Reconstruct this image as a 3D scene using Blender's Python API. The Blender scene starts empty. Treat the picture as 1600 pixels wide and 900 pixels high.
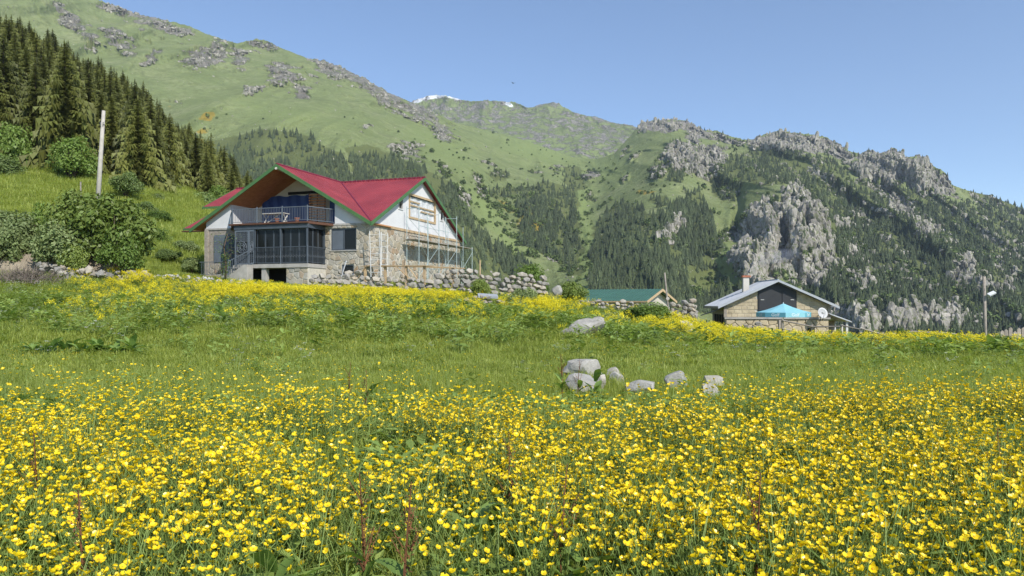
import bpy, math, random
import numpy as np
from mathutils import Vector, Matrix, Euler
R = math.radians
random.seed(7); RNG = np.random.default_rng(11)
scene = bpy.context.scene
COL = scene.collection

# ------------------------------------------------------------------ camera, sky, sun, exposure
F = 1150.0; HOR = 472.0; EYE = 1.6          # focal length and horizon of the photograph in its own pixels, eye height in metres
cam_d = bpy.data.cameras.new('camera'); cam = bpy.data.objects.new('camera', cam_d); COL.objects.link(cam)
cam.location = (0, 0, EYE); cam.rotation_euler = (R(90), 0, 0)
cam_d.sensor_width = 36; cam_d.lens = 36*F/1600; cam_d.shift_y = (HOR-450)/1600
cam_d.clip_start = 0.05; cam_d.clip_end = 20000
scene.camera = cam

SUN_EL = R(41); SUN_H = Vector((0.56, -0.83)).normalized()
world = bpy.data.worlds.new('World'); scene.world = world; world.use_nodes = True
nt = world.node_tree; nt.nodes.clear()
wo = nt.nodes.new('ShaderNodeOutputWorld'); bg = nt.nodes.new('ShaderNodeBackground'); sky = nt.nodes.new('ShaderNodeTexSky')
sky.sky_type = 'NISHITA'; sky.sun_disc = False; sky.sun_elevation = SUN_EL
sky.sun_rotation = math.atan2(SUN_H.x, SUN_H.y); sky.altitude = 2000; sky.air_density = 1.0; sky.dust_density = 0.25; sky.ozone_density = 2.6
bg.inputs['Strength'].default_value = 0.138
nt.links.new(sky.outputs[0], bg.inputs[0]); nt.links.new(bg.outputs[0], wo.inputs[0])
sun_d = bpy.data.lights.new('sun', 'SUN'); sun_d.energy = 3.8; sun_d.angle = R(0.53); sun_d.color = (1.0, 0.95, 0.86)
sun = bpy.data.objects.new('sun', sun_d); COL.objects.link(sun)
sd = Vector((SUN_H.x*math.cos(SUN_EL), SUN_H.y*math.cos(SUN_EL), math.sin(SUN_EL)))
sun.rotation_euler = sd.to_track_quat('Z', 'Y').to_euler(); sun.location = sd*60
scene.view_settings.view_transform = 'Standard'; scene.view_settings.look = 'None'
scene.view_settings.exposure = 0.5; scene.view_settings.gamma = 1.0
scene.render.engine = 'CYCLES'
scene.cycles.max_bounces = 5; scene.cycles.diffuse_bounces = 3; scene.cycles.transmission_bounces = 3; scene.cycles.volume_bounces = 0
scene.cycles.transparent_max_bounces = 8; scene.cycles.use_denoising = True; scene.cycles.denoiser = 'OPENIMAGEDENOISE'; scene.cycles.denoising_input_passes = 'RGB_ALBEDO_NORMAL'; scene.cycles.denoising_prefilter = 'ACCURATE'; scene.cycles.volume_step_rate = 4
scene.cycles.use_adaptive_sampling = True; scene.cycles.adaptive_threshold = 0.012
scene.cycles.caustics_reflective = False; scene.cycles.caustics_refractive = False

# ------------------------------------------------------------------ helpers
def at(u, v, D):
    return Vector(((u-800)/F*D, D, EYE+(HOR-v)/F*D))
def tag(o, label=None, cat=None, group=None, kind=None):
    if label: o['label'] = label
    if cat: o['category'] = cat
    if group: o['group'] = group
    if kind: o['kind'] = kind
    return o
def empty(name, loc=(0,0,0), rz=0, label=None, cat=None, group=None):
    o = bpy.data.objects.new(name, None); o.empty_display_size = 0.1; COL.objects.link(o)
    o.location = loc; o.rotation_euler = (0,0,rz); return tag(o, label, cat, group)
def link(name, me, mat=None, parent=None, loc=None, col=None):
    o = bpy.data.objects.new(name, me); (col or COL).objects.link(o)
    if mat is not None and len(me.materials) == 0: me.materials.append(mat)
    if parent is not None: o.parent = parent
    if loc is not None: o.location = loc
    return o

class MB:
    """collects vertices and faces; several materials by index"""
    def __init__(s): s.v = []; s.f = []; s.m = []
    def quad(s, *p, m=0):
        n = len(s.v); s.v += [tuple(q) for q in p]; s.f.append(tuple(range(n, n+len(p)))); s.m.append(m)
    def box(s, x0, x1, y0, y1, z0, z1, m=0, M=None):
        n = len(s.v); P = [(x,y,z) for z in (z0,z1) for y in (y0,y1) for x in (x0,x1)]
        if M is not None: P = [tuple(M @ Vector(p)) for p in P]
        s.v += P
        for q in ((0,2,3,1),(4,5,7,6),(0,1,5,4),(2,6,7,3),(0,4,6,2),(1,3,7,5)): s.f.append(tuple(n+i for i in q)); s.m.append(m)
    def prism(s, poly, axis, a0, a1, m=0):
        """poly: 2D points in the other two axes, extruded along axis from a0 to a1"""
        def P(p, a):
            if axis == 'x': return (a, p[0], p[1])
            if axis == 'y': return (p[0], a, p[1])
            return (p[0], p[1], a)
        n = len(s.v); k = len(poly)
        s.v += [P(p, a0) for p in poly]+[P(p, a1) for p in poly]
        s.f.append(tuple(range(n, n+k))[::-1]); s.m.append(m); s.f.append(tuple(range(n+k, n+2*k))); s.m.append(m)
        for i in range(k):
            j = (i+1) % k; s.f.append((n+i, n+j, n+k+j, n+k+i)); s.m.append(m)
    def bar(s, p, q, w, h=None, m=0):
        p = Vector(p); q = Vector(q); d = q-p; L = d.length
        if L < 1e-6: return
        M = Matrix.Translation(p) @ d.to_track_quat('Z', 'Y').to_matrix().to_4x4()
        h = h or w; s.box(-w/2, w/2, -h/2, h/2, 0, L, m, M)
    def tube(s, pts, rad, n=6, m=0, cap=True):
        pts = [Vector(p) for p in pts]; k = len(pts)
        if not hasattr(rad, '__len__'): rad = [rad]*k
        base = len(s.v); up = Vector((0,0,1))
        for i, p in enumerate(pts):
            d = (pts[min(i+1,k-1)]-pts[max(i-1,0)]).normalized()
            a = d.cross(up if abs(d.z) < .95 else Vector((1,0,0))).normalized(); b = a.cross(d)
            for j in range(n):
                t = 2*math.pi*j/n; s.v.append(tuple(p+(a*math.cos(t)+b*math.sin(t))*rad[i]))
        for i in range(k-1):
            for j in range(n):
                j2 = (j+1) % n; s.f.append((base+i*n+j, base+i*n+j2, base+(i+1)*n+j2, base+(i+1)*n+j)); s.m.append(m)
        if cap:
            s.f.append(tuple(range(base, base+n))[::-1]); s.m.append(m); s.f.append(tuple(range(base+(k-1)*n, base+k*n))); s.m.append(m)
    def mesh(s, name, mats, smooth=False):
        me = bpy.data.meshes.new(name); me.from_pydata(s.v, [], s.f)
        if not isinstance(mats, (list, tuple)): mats = [mats]
        for q in mats: me.materials.append(q)
        if len(mats) > 1: me.polygons.foreach_set('material_index', s.m)
        if smooth: me.polygons.foreach_set('use_smooth', [True]*len(s.f))
        me.update(); return me
    def build(s, name, mats, parent=None, smooth=False, col=None):
        return link(name, s.mesh(name, mats, smooth), None, parent, None, col)

def grid_mesh(name, V, nr, nc, smooth=True):
    """V: (nr*nc,3) array, rows by columns"""
    me = bpy.data.meshes.new(name); me.vertices.add(nr*nc); me.vertices.foreach_set('co', np.ascontiguousarray(V, dtype=np.float32).ravel())
    i = np.arange(nr*nc).reshape(nr, nc)
    q = np.stack([i[:-1,:-1], i[:-1,1:], i[1:,1:], i[1:,:-1]], -1).reshape(-1, 4); nf = len(q)
    me.loops.add(nf*4); me.loops.foreach_set('vertex_index', q.ravel().astype(np.int32))
    me.polygons.add(nf); me.polygons.foreach_set('loop_start', np.arange(0, nf*4, 4, dtype=np.int32))
    me.polygons.foreach_set('loop_total', np.full(nf, 4, dtype=np.int32))
    me.update(calc_edges=True)
    me.polygons.foreach_set('use_smooth', np.full(nf, smooth)); return me
def attr_color(me, name, rgb):
    a = me.color_attributes.new(name, 'FLOAT_COLOR', 'POINT'); c = np.ones((len(me.vertices), 4), np.float32); c[:, :rgb.shape[1]] = rgb
    a.data.foreach_set('color', c.ravel())

# numpy gradient noise
_P = np.random.default_rng(3).permutation(256); _P = np.concatenate([_P, _P, _P])
_G = np.random.default_rng(4).normal(size=(256, 3)); _G /= np.linalg.norm(_G, axis=1)[:, None]
def perlin(x, y, z):
    xi = np.floor(x).astype(np.int64); yi = np.floor(y).astype(np.int64); zi = np.floor(z).astype(np.int64)
    fx = x-xi; fy = y-yi; fz = z-zi; xi &= 255; yi &= 255; zi &= 255
    w = lambda t: t*t*t*(t*(t*6-15)+10)
    ux, uy, uz = w(fx), w(fy), w(fz); out = 0
    for dx in (0, 1):
        for dy in (0, 1):
            for dz in (0, 1):
                g = _G[_P[_P[_P[xi+dx]+yi+dy]+zi+dz]]
                d = g[..., 0]*(fx-dx)+g[..., 1]*(fy-dy)+g[..., 2]*(fz-dz)
                out = out+d*(ux if dx else 1-ux)*(uy if dy else 1-uy)*(uz if dz else 1-uz)
    return out*1.5
def fbm(x, y, z, o=4, g=.5, l=2.03):
    a = 1; s = 0
    for i in range(o): s = s+a*perlin(x, y, z); x = x*l+17.3; y = y*l+5.1; z = z*l+9.7; a *= g
    return s
def ridged(x, y, z, o=4, g=.5, l=2.1):
    a = 1; s = 0; w = 1
    for i in range(o):
        n = 1-np.abs(perlin(x, y, z))*1.6; n = np.clip(n, 0, 1)**2*w; s = s+a*n; w = np.clip(n*1.6, 0, 1); x = x*l+7.3; y = y*l+3.1; z = z*l+1.7; a *= g
    return s
def sstep(a, b, x):
    t = np.clip((x-a)/(b-a), 0, 1); return t*t*(3-2*t)
def tps_fit(pts, val, lam=1e-3):
    pts = np.asarray(pts, float); val = np.asarray(val, float); c = pts.mean(0); s = pts.std(0).mean(); p = (pts-c)/s; n = len(p)
    d2 = ((p[:, None]-p[None])**2).sum(-1); K = .5*d2*np.log(d2+1e-12)+lam*np.eye(n)
    Pm = np.hstack([np.ones((n, 1)), p]); A = np.block([[K, Pm], [Pm.T, np.zeros((3, 3))]])
    w = np.linalg.solve(A, np.concatenate([val, np.zeros(3)]))
    def ev(x, y):
        x = (np.asarray(x, float)-c[0])/s; y = (np.asarray(y, float)-c[1])/s
        o = w[n]+w[n+1]*x+w[n+2]*y
        for i in range(n):
            d = (x-p[i, 0])**2+(y-p[i, 1])**2; o = o+w[i]*.5*d*np.log(d+1e-12)
        return o
    return ev

# ------------------------------------------------------------------ materials
def new_mat(name):
    m = bpy.data.materials.new(name); m.use_nodes = True; t = m.node_tree; t.nodes.clear()
    o = t.nodes.new('ShaderNodeOutputMaterial'); return m, t, o
def N(t, typ, **kw):
    n = t.nodes.new(typ)
    for k, v in kw.items():
        if k.startswith('i_'):
            n.inputs[int(k[2:]) if k[2:].isdigit() else k[2:].replace('_', ' ')].default_value = v
        else: setattr(n, k, v)
    return n
def ramp(t, fac, stops):
    n = t.nodes.new('ShaderNodeValToRGB'); e = n.color_ramp.elements
    while len(e) < len(stops): e.new(.5)
    for i, (p, c) in enumerate(stops): e[i].position = p; e[i].color = (*c, 1)
    t.links.new(fac, n.inputs[0]); return n.outputs[0]
def mixc(t, fac, a, b, blend='MIX'):
    n = t.nodes.new('ShaderNodeMix'); n.data_type = 'RGBA'; n.blend_type = blend
    for s, v in ((0, fac), (6, a), (7, b)):
        if isinstance(v, (int, float)): n.inputs[s].default_value = v
        elif isinstance(v, tuple): n.inputs[s].default_value = (*v, 1)
        else: t.links.new(v, n.inputs[s])
    return n.outputs[2]
def mth(t, op, a, b=None, clamp=False):
    n = t.nodes.new('ShaderNodeMath'); n.operation = op; n.use_clamp = clamp
    for i, v in enumerate((a, b)):
        if v is None: continue
        if isinstance(v, (int, float)): n.inputs[i].default_value = v
        else: t.links.new(v, n.inputs[i])
    return n.outputs[0]
def noise(t, scale, detail=4, rough=.55, vec=None, dist=0.0):
    n = t.nodes.new('ShaderNodeTexNoise'); n.inputs['Scale'].default_value = scale; n.inputs['Detail'].default_value = detail
    n.inputs['Roughness'].default_value = rough; n.inputs['Distortion'].default_value = dist
    if vec is not None: t.links.new(vec, n.inputs['Vector'])
    return n.outputs[0]
def pos(t): return t.nodes.new('ShaderNodeNewGeometry').outputs['Position']
def vscale(t, vec, s):
    n = t.nodes.new('ShaderNodeVectorMath'); n.operation = 'MULTIPLY'; t.links.new(vec, n.inputs[0]); n.inputs[1].default_value = s; return n.outputs[0]
def bump(t, h, strength, dist):
    n = t.nodes.new('ShaderNodeBump'); n.inputs['Strength'].default_value = strength; n.inputs['Distance'].default_value = dist
    t.links.new(h, n.inputs['Height']); return n.outputs[0]
def simple(name, c1, c2=None, rough=.7, scale=3.0, metal=0.0, bscale=None, bstr=.3, bdist=.02, rnd=0.0, spec=.4, coat=None):
    m, t, o = new_mat(name); b = N(t, 'ShaderNodeBsdfPrincipled'); t.links.new(b.outputs[0], o.inputs[0])
    b.inputs['Roughness'].default_value = rough; b.inputs['Metallic'].default_value = metal; b.inputs['Specular IOR Level'].default_value = spec
    c2 = c2 or tuple(x*.75 for x in c1); P = pos(t)
    col = ramp(t, noise(t, scale, 5, .6, P), [(.32, c2), (.68, c1)])
    if rnd:
        oi = N(t, 'ShaderNodeObjectInfo'); v = mth(t, 'ADD', mth(t, 'MULTIPLY', oi.outputs['Random'], rnd), 1-rnd*.5)
        hs = N(t, 'ShaderNodeHueSaturation'); t.links.new(col, hs.inputs['Color']); t.links.new(v, hs.inputs['Value']); col = hs.outputs[0]
    t.links.new(col, b.inputs['Base Color'])
    if bscale: t.links.new(bump(t, noise(t, bscale, 5, .6, P), bstr, bdist), b.inputs['Normal'])
    return m
def leafmat(name, c1, c2, trans=.35, rough=.55, rnd=.35, hue=.02, pscale=.0, c3=None):
    m, t, o = new_mat(name); oi = N(t, 'ShaderNodeObjectInfo'); g = N(t, 'ShaderNodeNewGeometry')
    r = mth(t, 'ADD', mth(t, 'MULTIPLY', oi.outputs['Random'], .5), mth(t, 'MULTIPLY', g.outputs['Random Per Island'], .5))
    st = [(.15, c1), (.85, c2)] if c3 is None else [(.1, c1), (.6, c2), (.95, c3)]
    col = ramp(t, r, st)
    if pscale:
        n = noise(t, pscale, 3, .6, g.outputs['Position'])
        col = mixc(t, mth(t, 'MULTIPLY', mth(t, 'SUBTRACT', n, .35, True), 1.6, True), col, tuple(x*y for x, y in zip(c1, (1.35, 1.2, .9))))
    hs = N(t, 'ShaderNodeHueSaturation'); t.links.new(col, hs.inputs['Color'])
    t.links.new(mth(t, 'ADD', mth(t, 'MULTIPLY', oi.outputs['Random'], rnd), 1-rnd/2), hs.inputs['Value'])
    t.links.new(mth(t, 'ADD', mth(t, 'MULTIPLY', g.outputs['Random Per Island'], hue), .5-hue/2), hs.inputs['Hue'])
    b = N(t, 'ShaderNodeBsdfPrincipled'); b.inputs['Roughness'].default_value = rough; b.inputs['Specular IOR Level'].default_value = .35
    t.links.new(hs.outputs[0], b.inputs['Base Color'])
    if trans:
        tr = N(t, 'ShaderNodeBsdfTranslucent'); mx = N(t, 'ShaderNodeMixShader'); mx.inputs[0].default_value = trans
        tc = mixc(t, 1.0, hs.outputs[0], (1.25, 1.25, .6), 'MULTIPLY'); t.links.new(tc, tr.inputs[0])
        t.links.new(b.outputs[0], mx.inputs[1]); t.links.new(tr.outputs[0], mx.inputs[2]); t.links.new(mx.outputs[0], o.inputs[0])
    else: t.links.new(b.outputs[0], o.inputs[0])
    return m

# ------------------------------------------------------------------ scattering of uncountable stuff: real instances by geometry nodes
def source_collection(name, meshes):
    c = bpy.data.collections.new(name)
    for i, me in enumerate(meshes):
        o = bpy.data.objects.new('%s_%02d' % (name, i), me); c.objects.link(o)
    return c
def scatter(name, meshes, P, rot, scl, idx, label=None, cat=None, parent=None):
    """one object: a copy of meshes[idx] at every point"""
    n = len(P); me = bpy.data.meshes.new(name); me.vertices.add(n); me.vertices.foreach_set('co', np.asarray(P, np.float32).ravel())
    a = me.attributes.new('rot', 'FLOAT_VECTOR', 'POINT'); a.data.foreach_set('vector', np.asarray(rot, np.float32).ravel())
    s = np.asarray(scl, np.float32)
    if s.ndim == 1: s = np.repeat(s[:, None], 3, 1)
    a = me.attributes.new('scl', 'FLOAT_VECTOR', 'POINT'); a.data.foreach_set('vector', s.ravel())
    a = me.attributes.new('idx', 'INT', 'POINT'); a.data.foreach_set('value', np.asarray(idx, np.int32))
    o = link(name, me, None, parent); src = source_collection(name+'_source', meshes)
    g = bpy.data.node_groups.new(name, 'GeometryNodeTree')
    g.interface.new_socket('Geometry', in_out='INPUT', socket_type='NodeSocketGeometry'); g.interface.new_socket('Geometry', in_out='OUTPUT', socket_type='NodeSocketGeometry')
    gi = g.nodes.new('NodeGroupInput'); go = g.nodes.new('NodeGroupOutput'); ip = g.nodes.new('GeometryNodeInstanceOnPoints')
    ci = g.nodes.new('GeometryNodeCollectionInfo'); ci.inputs['Collection'].default_value = src; ci.inputs['Separate Children'].default_value = True; ci.inputs['Reset Children'].default_value = True
    def na(nm, dt):
        k = g.nodes.new('GeometryNodeInputNamedAttribute'); k.data_type = dt; k.inputs['Name'].default_value = nm
        return [q for q in k.outputs if q.enabled and q.name == 'Attribute'][0]
    er = g.nodes.new('FunctionNodeEulerToRotation')
    L = g.links.new
    L(gi.outputs[0], ip.inputs['Points']); L(ci.outputs[0], ip.inputs['Instance']); ip.inputs['Pick Instance'].default_value = True
    L(na('idx', 'INT'), ip.inputs['Instance Index']); L(na('rot', 'FLOAT_VECTOR'), er.inputs[0]); L(er.outputs[0], ip.inputs['Rotation'])
    L(na('scl', 'FLOAT_VECTOR'), ip.inputs['Scale']); L(ip.outputs[0], go.inputs[0])
    md = o.modifiers.new('scatter', 'NODES'); md.node_group = g
    return tag(o, label, cat, None, 'stuff')

import bmesh
def rock_mesh(name, sub, seed, box=.35, rough=.16, mat=None, flat=True):
    bm = bmesh.new(); bmesh.ops.create_icosphere(bm, subdivisions=sub, radius=.5)
    co = np.array([v.co[:] for v in bm.verts]); p = 2.6; nrm = (np.abs(co)**p).sum(1)**(1/p)
    co = co*(1-box)+box*(co/np.maximum(np.abs(co).max(1), 1e-6)[:, None])*.5
    n = fbm(co[:, 0]*1.6+seed*3.1, co[:, 1]*1.6+seed, co[:, 2]*1.6, 4, .55)
    co = co*(1+rough*2*n)[:, None]
    rs = np.random.default_rng(seed)
    for k in range(9):      # a few broken planes
        d = rs.normal(size=3); d /= np.linalg.norm(d); h = rs.uniform(.26, .44); q = co@d; co = co-np.outer(np.maximum(q-h, 0)*.93, d)
    for v, c in zip(bm.verts, co): v.co = c
    me = bpy.data.meshes.new(name); bm.to_mesh(me); bm.free(); me.materials.append(mat if mat is not None else M_FIELD)
    if not flat: me.polygons.foreach_set('use_smooth', [True]*len(me.polygons))
    return me
# ------------------------------------------------------------------ ground: one sheet from behind the camera over the terrace and up the wooded hillside
def uD(u, D, z): return ((u-800)/F*D, D, z)
GC = [(0,-30,-.3),(-40,-30,.2),(40,-30,-.6),(0,0,0),(-12,0,.05),(12,0,0),(-60,0,1.5),(60,0,-2.5),(110,30,-8),(-110,30,9),(-110,-30,6),(110,-30,-5)]
for D, row in {
    6: [(0,.02),(800,0),(1600,0)], 12: [(-200,.1),(0,.04),(400,0),(800,0),(1200,-.03),(1600,-.08),(1900,-.2)],
    20: [(-200,.4),(0,.15),(400,.1),(800,0),(1200,-.05),(1600,-.22),(1900,-.4)],
    30: [(-200,1.2),(0,.95),(200,.85),(400,.85),(600,.85),(800,.55),(1000,.15),(1200,-.42),(1400,-.55),(1600,-.7),(1900,-1.0)],
    40: [(-200,2.9),(0,2.0),(200,1.8),(400,1.6),(600,1.45),(800,1.05),(950,.70),(1100,-.25),(1200,-1.05),(1400,-1.25),(1600,-1.45),(1900,-2)],
    47: [(-200,4.4),(0,3.5),(150,3.2),(300,2.8),(400,2.45),(600,2.15),(720,1.95),(800,1.7),(950,.9),(1100,-.7),(1200,-1.7),(1400,-1.9),(1600,-2.2)],
    53: [(0,5.0),(150,4.4),(250,3.6),(330,3.1),(450,3.0),(600,2.9),(720,2.5),(850,1.2),(1200,-2.2)],
    60: [(0,7.2),(150,6.4),(260,5.2),(340,3.8),(450,3.1),(600,3.0),(720,2.7),(850,1.0),(1000,.2),(1200,-2.5),(1500,-3.5)],
    70: [(450,4.0),(600,3.1),(720,2.6)],
    85: [(0,14),(150,12.6),(280,10.6),(400,7.0),(560,4.0),(700,2.0),(850,-1),(1200,-8),(1600,-9)],
    110: [(0,22),(150,20.5),(280,17.2),(400,11),(560,5),(740,0),(1000,-10),(1600,-16)],
    150: [(-300,52),(0,40),(100,36),(200,30),(300,24),(400,16),(560,6),(800,-12),(1600,-30)],
    200: [(-300,80),(0,63),(200,46),(300,35),(390,21),(480,8),(800,-22),(1600,-45)],
    260: [(-300,112),(0,89),(200,63),(300,45),(400,23),(500,2),(800,-35),(1600,-60)],
    330: [(-300,118),(0,90),(200,58),(400,14),(600,-20),(1000,-60),(1600,-70)]}.items():
    GC += [uD(u, D, z) for u, z in row]
GC = np.array(GC); _gz = tps_fit(GC[:, :2], GC[:, 2], 2e-4)
def ground_z(x, y):
    x = np.asarray(x, float); y = np.asarray(y, float); d = np.hypot(x, y)
    fine = .035*fbm(x*.55, y*.55, 0*x+3.3, 3)*sstep(2, 9, d)+.16*fbm(x*.16, y*.16, 0*x+8.1, 2)*sstep(14, 30, d)+1.6*fbm(x*.03, y*.03, 0*x+1.7, 3)*sstep(70, 130, d)
    return _gz(x, y)+fine
def gz(x, y): return float(ground_z(np.array([x]), np.array([y]))[0])
def axis(segs):
    out = []
    for a, b, st in segs: out += list(np.arange(a, b, st))
    return np.array(out+[segs[-1][1]])
gx = axis([(-330,-110,6),(-110,-45,1.6),(-45,45,.45),(45,120,2),(120,330,8)]); gy = axis([(-40,-4,2),(-4,56,.45),(56,110,1.2),(110,340,4)])
X, Y = np.meshgrid(gx, gy); V = np.stack([X, Y, ground_z(X.ravel(), Y.ravel()).reshape(X.shape)], -1).reshape(-1, 3)
me = grid_mesh('ground', V, len(gy), len(gx))
m, t, o = new_mat('meadow_soil'); b = N(t, 'ShaderNodeBsdfPrincipled'); t.links.new(b.outputs[0], o.inputs[0]); P = pos(t)
c = ramp(t, noise(t, .35, 6, .65, P), [(.3, (.13,.17,.04)), (.55, (.19,.23,.065)), (.75, (.26,.275,.095))])
c = mixc(t, ramp(t, noise(t, 3.2, 5, .7, P), [(.45, (0,0,0)), (.7, (1,1,1))]), c, (.09,.13,.03))
t.links.new(c, b.inputs['Base Color']); b.inputs['Roughness'].default_value = .9; b.inputs['Specular IOR Level'].default_value = .1
t.links.new(bump(t, noise(t, 5, 6, .7, P), .7, .12), b.inputs['Normal'])
ground = link('ground', me, m); tag(ground, kind='structure')

# ------------------------------------------------------------------ mountains: real surfaces from half a kilometre to three and a half
def inpoly(u, v, poly):
    r = np.zeros(u.shape, bool); n = len(poly)
    for i in range(n):
        x1, y1 = poly[i]; x2, y2 = poly[(i+1) % n]
        if y1 == y2: continue
        r ^= ((y1 > v) != (y2 > v)) & (u < (x2-x1)*(v-y1)/(y2-y1)+x1)
    return r
def blobs(u, v, L):
    s = np.zeros(u.shape)
    for a in L:
        cu, cv, ru, rv, ang, w = a; ca, sa = math.cos(R(ang)), math.sin(R(ang))
        du, dv = u-cu, v-cv; p = (du*ca+dv*sa)/ru; q = (-du*sa+dv*ca)/rv
        s = np.maximum(s, w*np.exp(-(p*p+q*q)**1.3))
    return s
FOREST = [
 [(300,225),(345,212),(400,201),(470,210),(505,226),(528,240),(545,262),(560,310),(330,310),(300,262)],
 [(535,232),(575,226),(625,246),(660,262),(705,300),(700,312),(560,312),(548,262)],
 [(660,262),(700,285),(728,330),(770,380),(815,402),(850,440),(860,470),(600,470),(640,300)],
 [(815,300),(832,290),(858,284),(888,291),(902,312),(908,345),(912,395),(905,430),(880,420),(858,398),(822,382),(812,340)],
 [(928,352),(948,332),(985,318),(1010,330),(1038,334),(1060,312),(1088,296),(1104,318),(1120,352),(1128,385),(1118,410),(1135,440),(1150,490),(930,490),(922,430),(926,385)],
 [(1112,268),(1150,240),(1190,230),(1250,238),(1300,250),(1345,290),(1320,318),(1290,322),(1258,300),(1226,286),(1195,296),(1170,284),(1150,310),(1128,315),(1108,300)],
 [(1255,300),(1300,288),(1345,285),(1400,292),(1460,308),(1520,325),(1600,352),(1900,470),(1900,620),(1150,620),(1185,470),(1255,452),(1292,425),(1300,380),(1275,335)],
 [(1508,296),(1550,303),(1600,322),(1800,400),(1900,470),(1600,440),(1560,352)],
 [(1130,470),(1170,455),(1190,480),(1190,540),(1120,540)],
 [(755,268),(790,262),(800,276),(770,284)],[(880,262),(895,258),(912,272),(918,292),(896,300),(882,284)],[(1040,262),(1075,268),(1066,284),(1046,280)],[(1020,312),(1040,308),(1048,320),(1028,326)],
 [(745,300),(800,288),(815,300),(790,310),(752,312)],
]
ROCK = [ # u, v, half axes, tilt, weight
 (200,18,60,14,15,.9),(255,40,50,13,10,.9),(330,85,42,22,-25,1.0),(300,92,22,14,0,.8),(375,92,18,20,30,.8),(445,118,34,20,25,1.0),(470,140,16,12,20,.9),(410,70,30,8,5,.9),(235,92,26,10,-45,.9),(185,62,40,16,35,.9),(110,30,46,18,40,.8),
 (520,108,40,14,28,1.0),(565,128,45,15,28,1.0),(610,155,45,14,30,1.0),(660,178,36,15,25,1.0),(400,138,30,6,-5,.6),(140,60,25,15,40,.7),(500,75,30,8,20,.7),
 (632,234,26,14,0,1.0),(690,205,25,18,35,.9),(650,250,20,10,0,.7),(690,270,26,14,30,.7),(720,300,25,12,40,.5),(570,200,14,6,0,.6),
 (752,302,10,14,0,.95),(745,278,14,12,-30,.7),(775,268,16,10,0,.6),(760,255,14,9,0,.6),(870,262,14,7,0,.7),(925,272,14,9,0,.8),(925,312,12,12,0,.7),(830,268,14,8,0,.5),
 (1035,196,50,12,0,1.0),(1085,205,20,14,20,1.0),(1120,214,24,8,10,.9),(1060,240,36,20,-40,1.0),(1105,255,34,26,-10,1.0),(1030,262,22,12,-40,.8),(985,240,16,10,0,.6),(975,275,12,14,0,.5),
 (1145,222,26,8,10,.8),(1215,224,48,16,2,1.0),(1265,225,48,16,8,1.0),(1310,237,34,12,25,.9),
 (1355,262,26,30,10,1.0),(1395,262,32,32,10,1.0),(1440,278,30,36,15,1.0),(1472,292,22,22,20,1.0),
 (1200,350,46,40,-40,1.0),(1240,320,22,36,10,1.0),(1175,400,34,36,-30,1.0),(1225,360,36,46,10,1.0),(1270,345,26,34,20,1.0),(1285,385,22,34,10,1.0),(1190,430,24,26,0,.9),(1265,425,38,20,0,.85),(1245,400,28,30,0,.9),(1140,365,12,26,10,.8),
 (1048,360,14,28,30,.85),(985,410,10,16,0,.5),(1080,395,24,16,0,.45),(1130,300,20,12,0,.7),(1075,300,26,14,10,.4),
 (1375,300,20,14,20,.7),(1400,310,24,18,30,.75),(1445,360,22,20,30,.7),(1480,375,24,18,40,.6),(1340,440,40,24,30,.55),(1330,495,40,24,0,1.0),(1380,480,30,18,0,.6),(1430,500,46,24,0,1.0),(1480,500,36,20,0,.95),(1500,420,18,36,20,.7),(1530,440,26,22,30,.7),(1580,450,20,30,10,.55),(1555,500,26,22,0,.5),(1405,415,26,16,30,.6),(1320,350,20,16,20,.6),(1360,372,22,12,30,.55),
 (720,360,20,10,40,.3),(880,405,30,14,20,.35),(840,420,30,10,0,.4),(1000,455,30,12,0,.3),
]
CLIFF = [(1200,345,40,30,-45,1.0),(1240,322,22,40,10,1.0),(1178,398,32,44,-25,1.0),(1228,372,34,50,10,1.0),(1272,350,24,36,20,1.0),(1284,392,20,40,10,1.0),(1195,432,22,30,0,1.0),(1262,428,34,26,0,1.0),
 (1035,196,50,10,0,1.0),(1088,204,18,12,20,1.0),(1100,250,40,22,-15,.9),(1060,242,26,16,-40,.9),(1215,222,46,13,2,1.0),(1268,224,46,13,8,1.0),(1312,236,30,10,25,.9),(1357,258,22,24,10,1.0),(1396,260,26,28,10,1.0),(1440,274,24,30,15,1.0),(1474,290,16,20,20,1.0),
 (1330,498,44,22,0,1.0),(1430,502,50,22,0,1.0),(1484,502,32,18,0,.9),(1048,358,10,26,30,.8),(1506,424,14,34,20,.8),(1445,358,20,14,30,.8),(1405,318,22,14,30,.8),(1535,448,22,16,30,.8),(1340,438,30,12,30,.7),(1320,350,16,12,20,.7),(1580,440,14,24,10,.7)]
BROOM = [(830,345,44,34,50,.9),(790,320,30,18,30,.7),(320,182,16,6,0,1.0),(318,205,14,6,0,.9),(312,218,14,6,20,.9),(265,166,10,5,0,.7),(1010,300,24,6,0,.9),(700,270,20,14,40,.5),(855,365,20,26,30,.6),(1140,232,20,6,10,.5)]
MEADOW = [(760,330,50,12,52,1.0),(800,372,30,10,40,1.0),(914,400,15,85,4,1.0),(910,320,14,45,0,1.0),(805,390,26,12,40,1.0),(1100,440,26,30,0,.9),(1130,410,14,40,-10,.9),(690,230,70,30,30,.6),(840,235,80,22,12,.8),(450,180,120,20,10,.5),(930,262,60,30,0,.6)]

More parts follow.
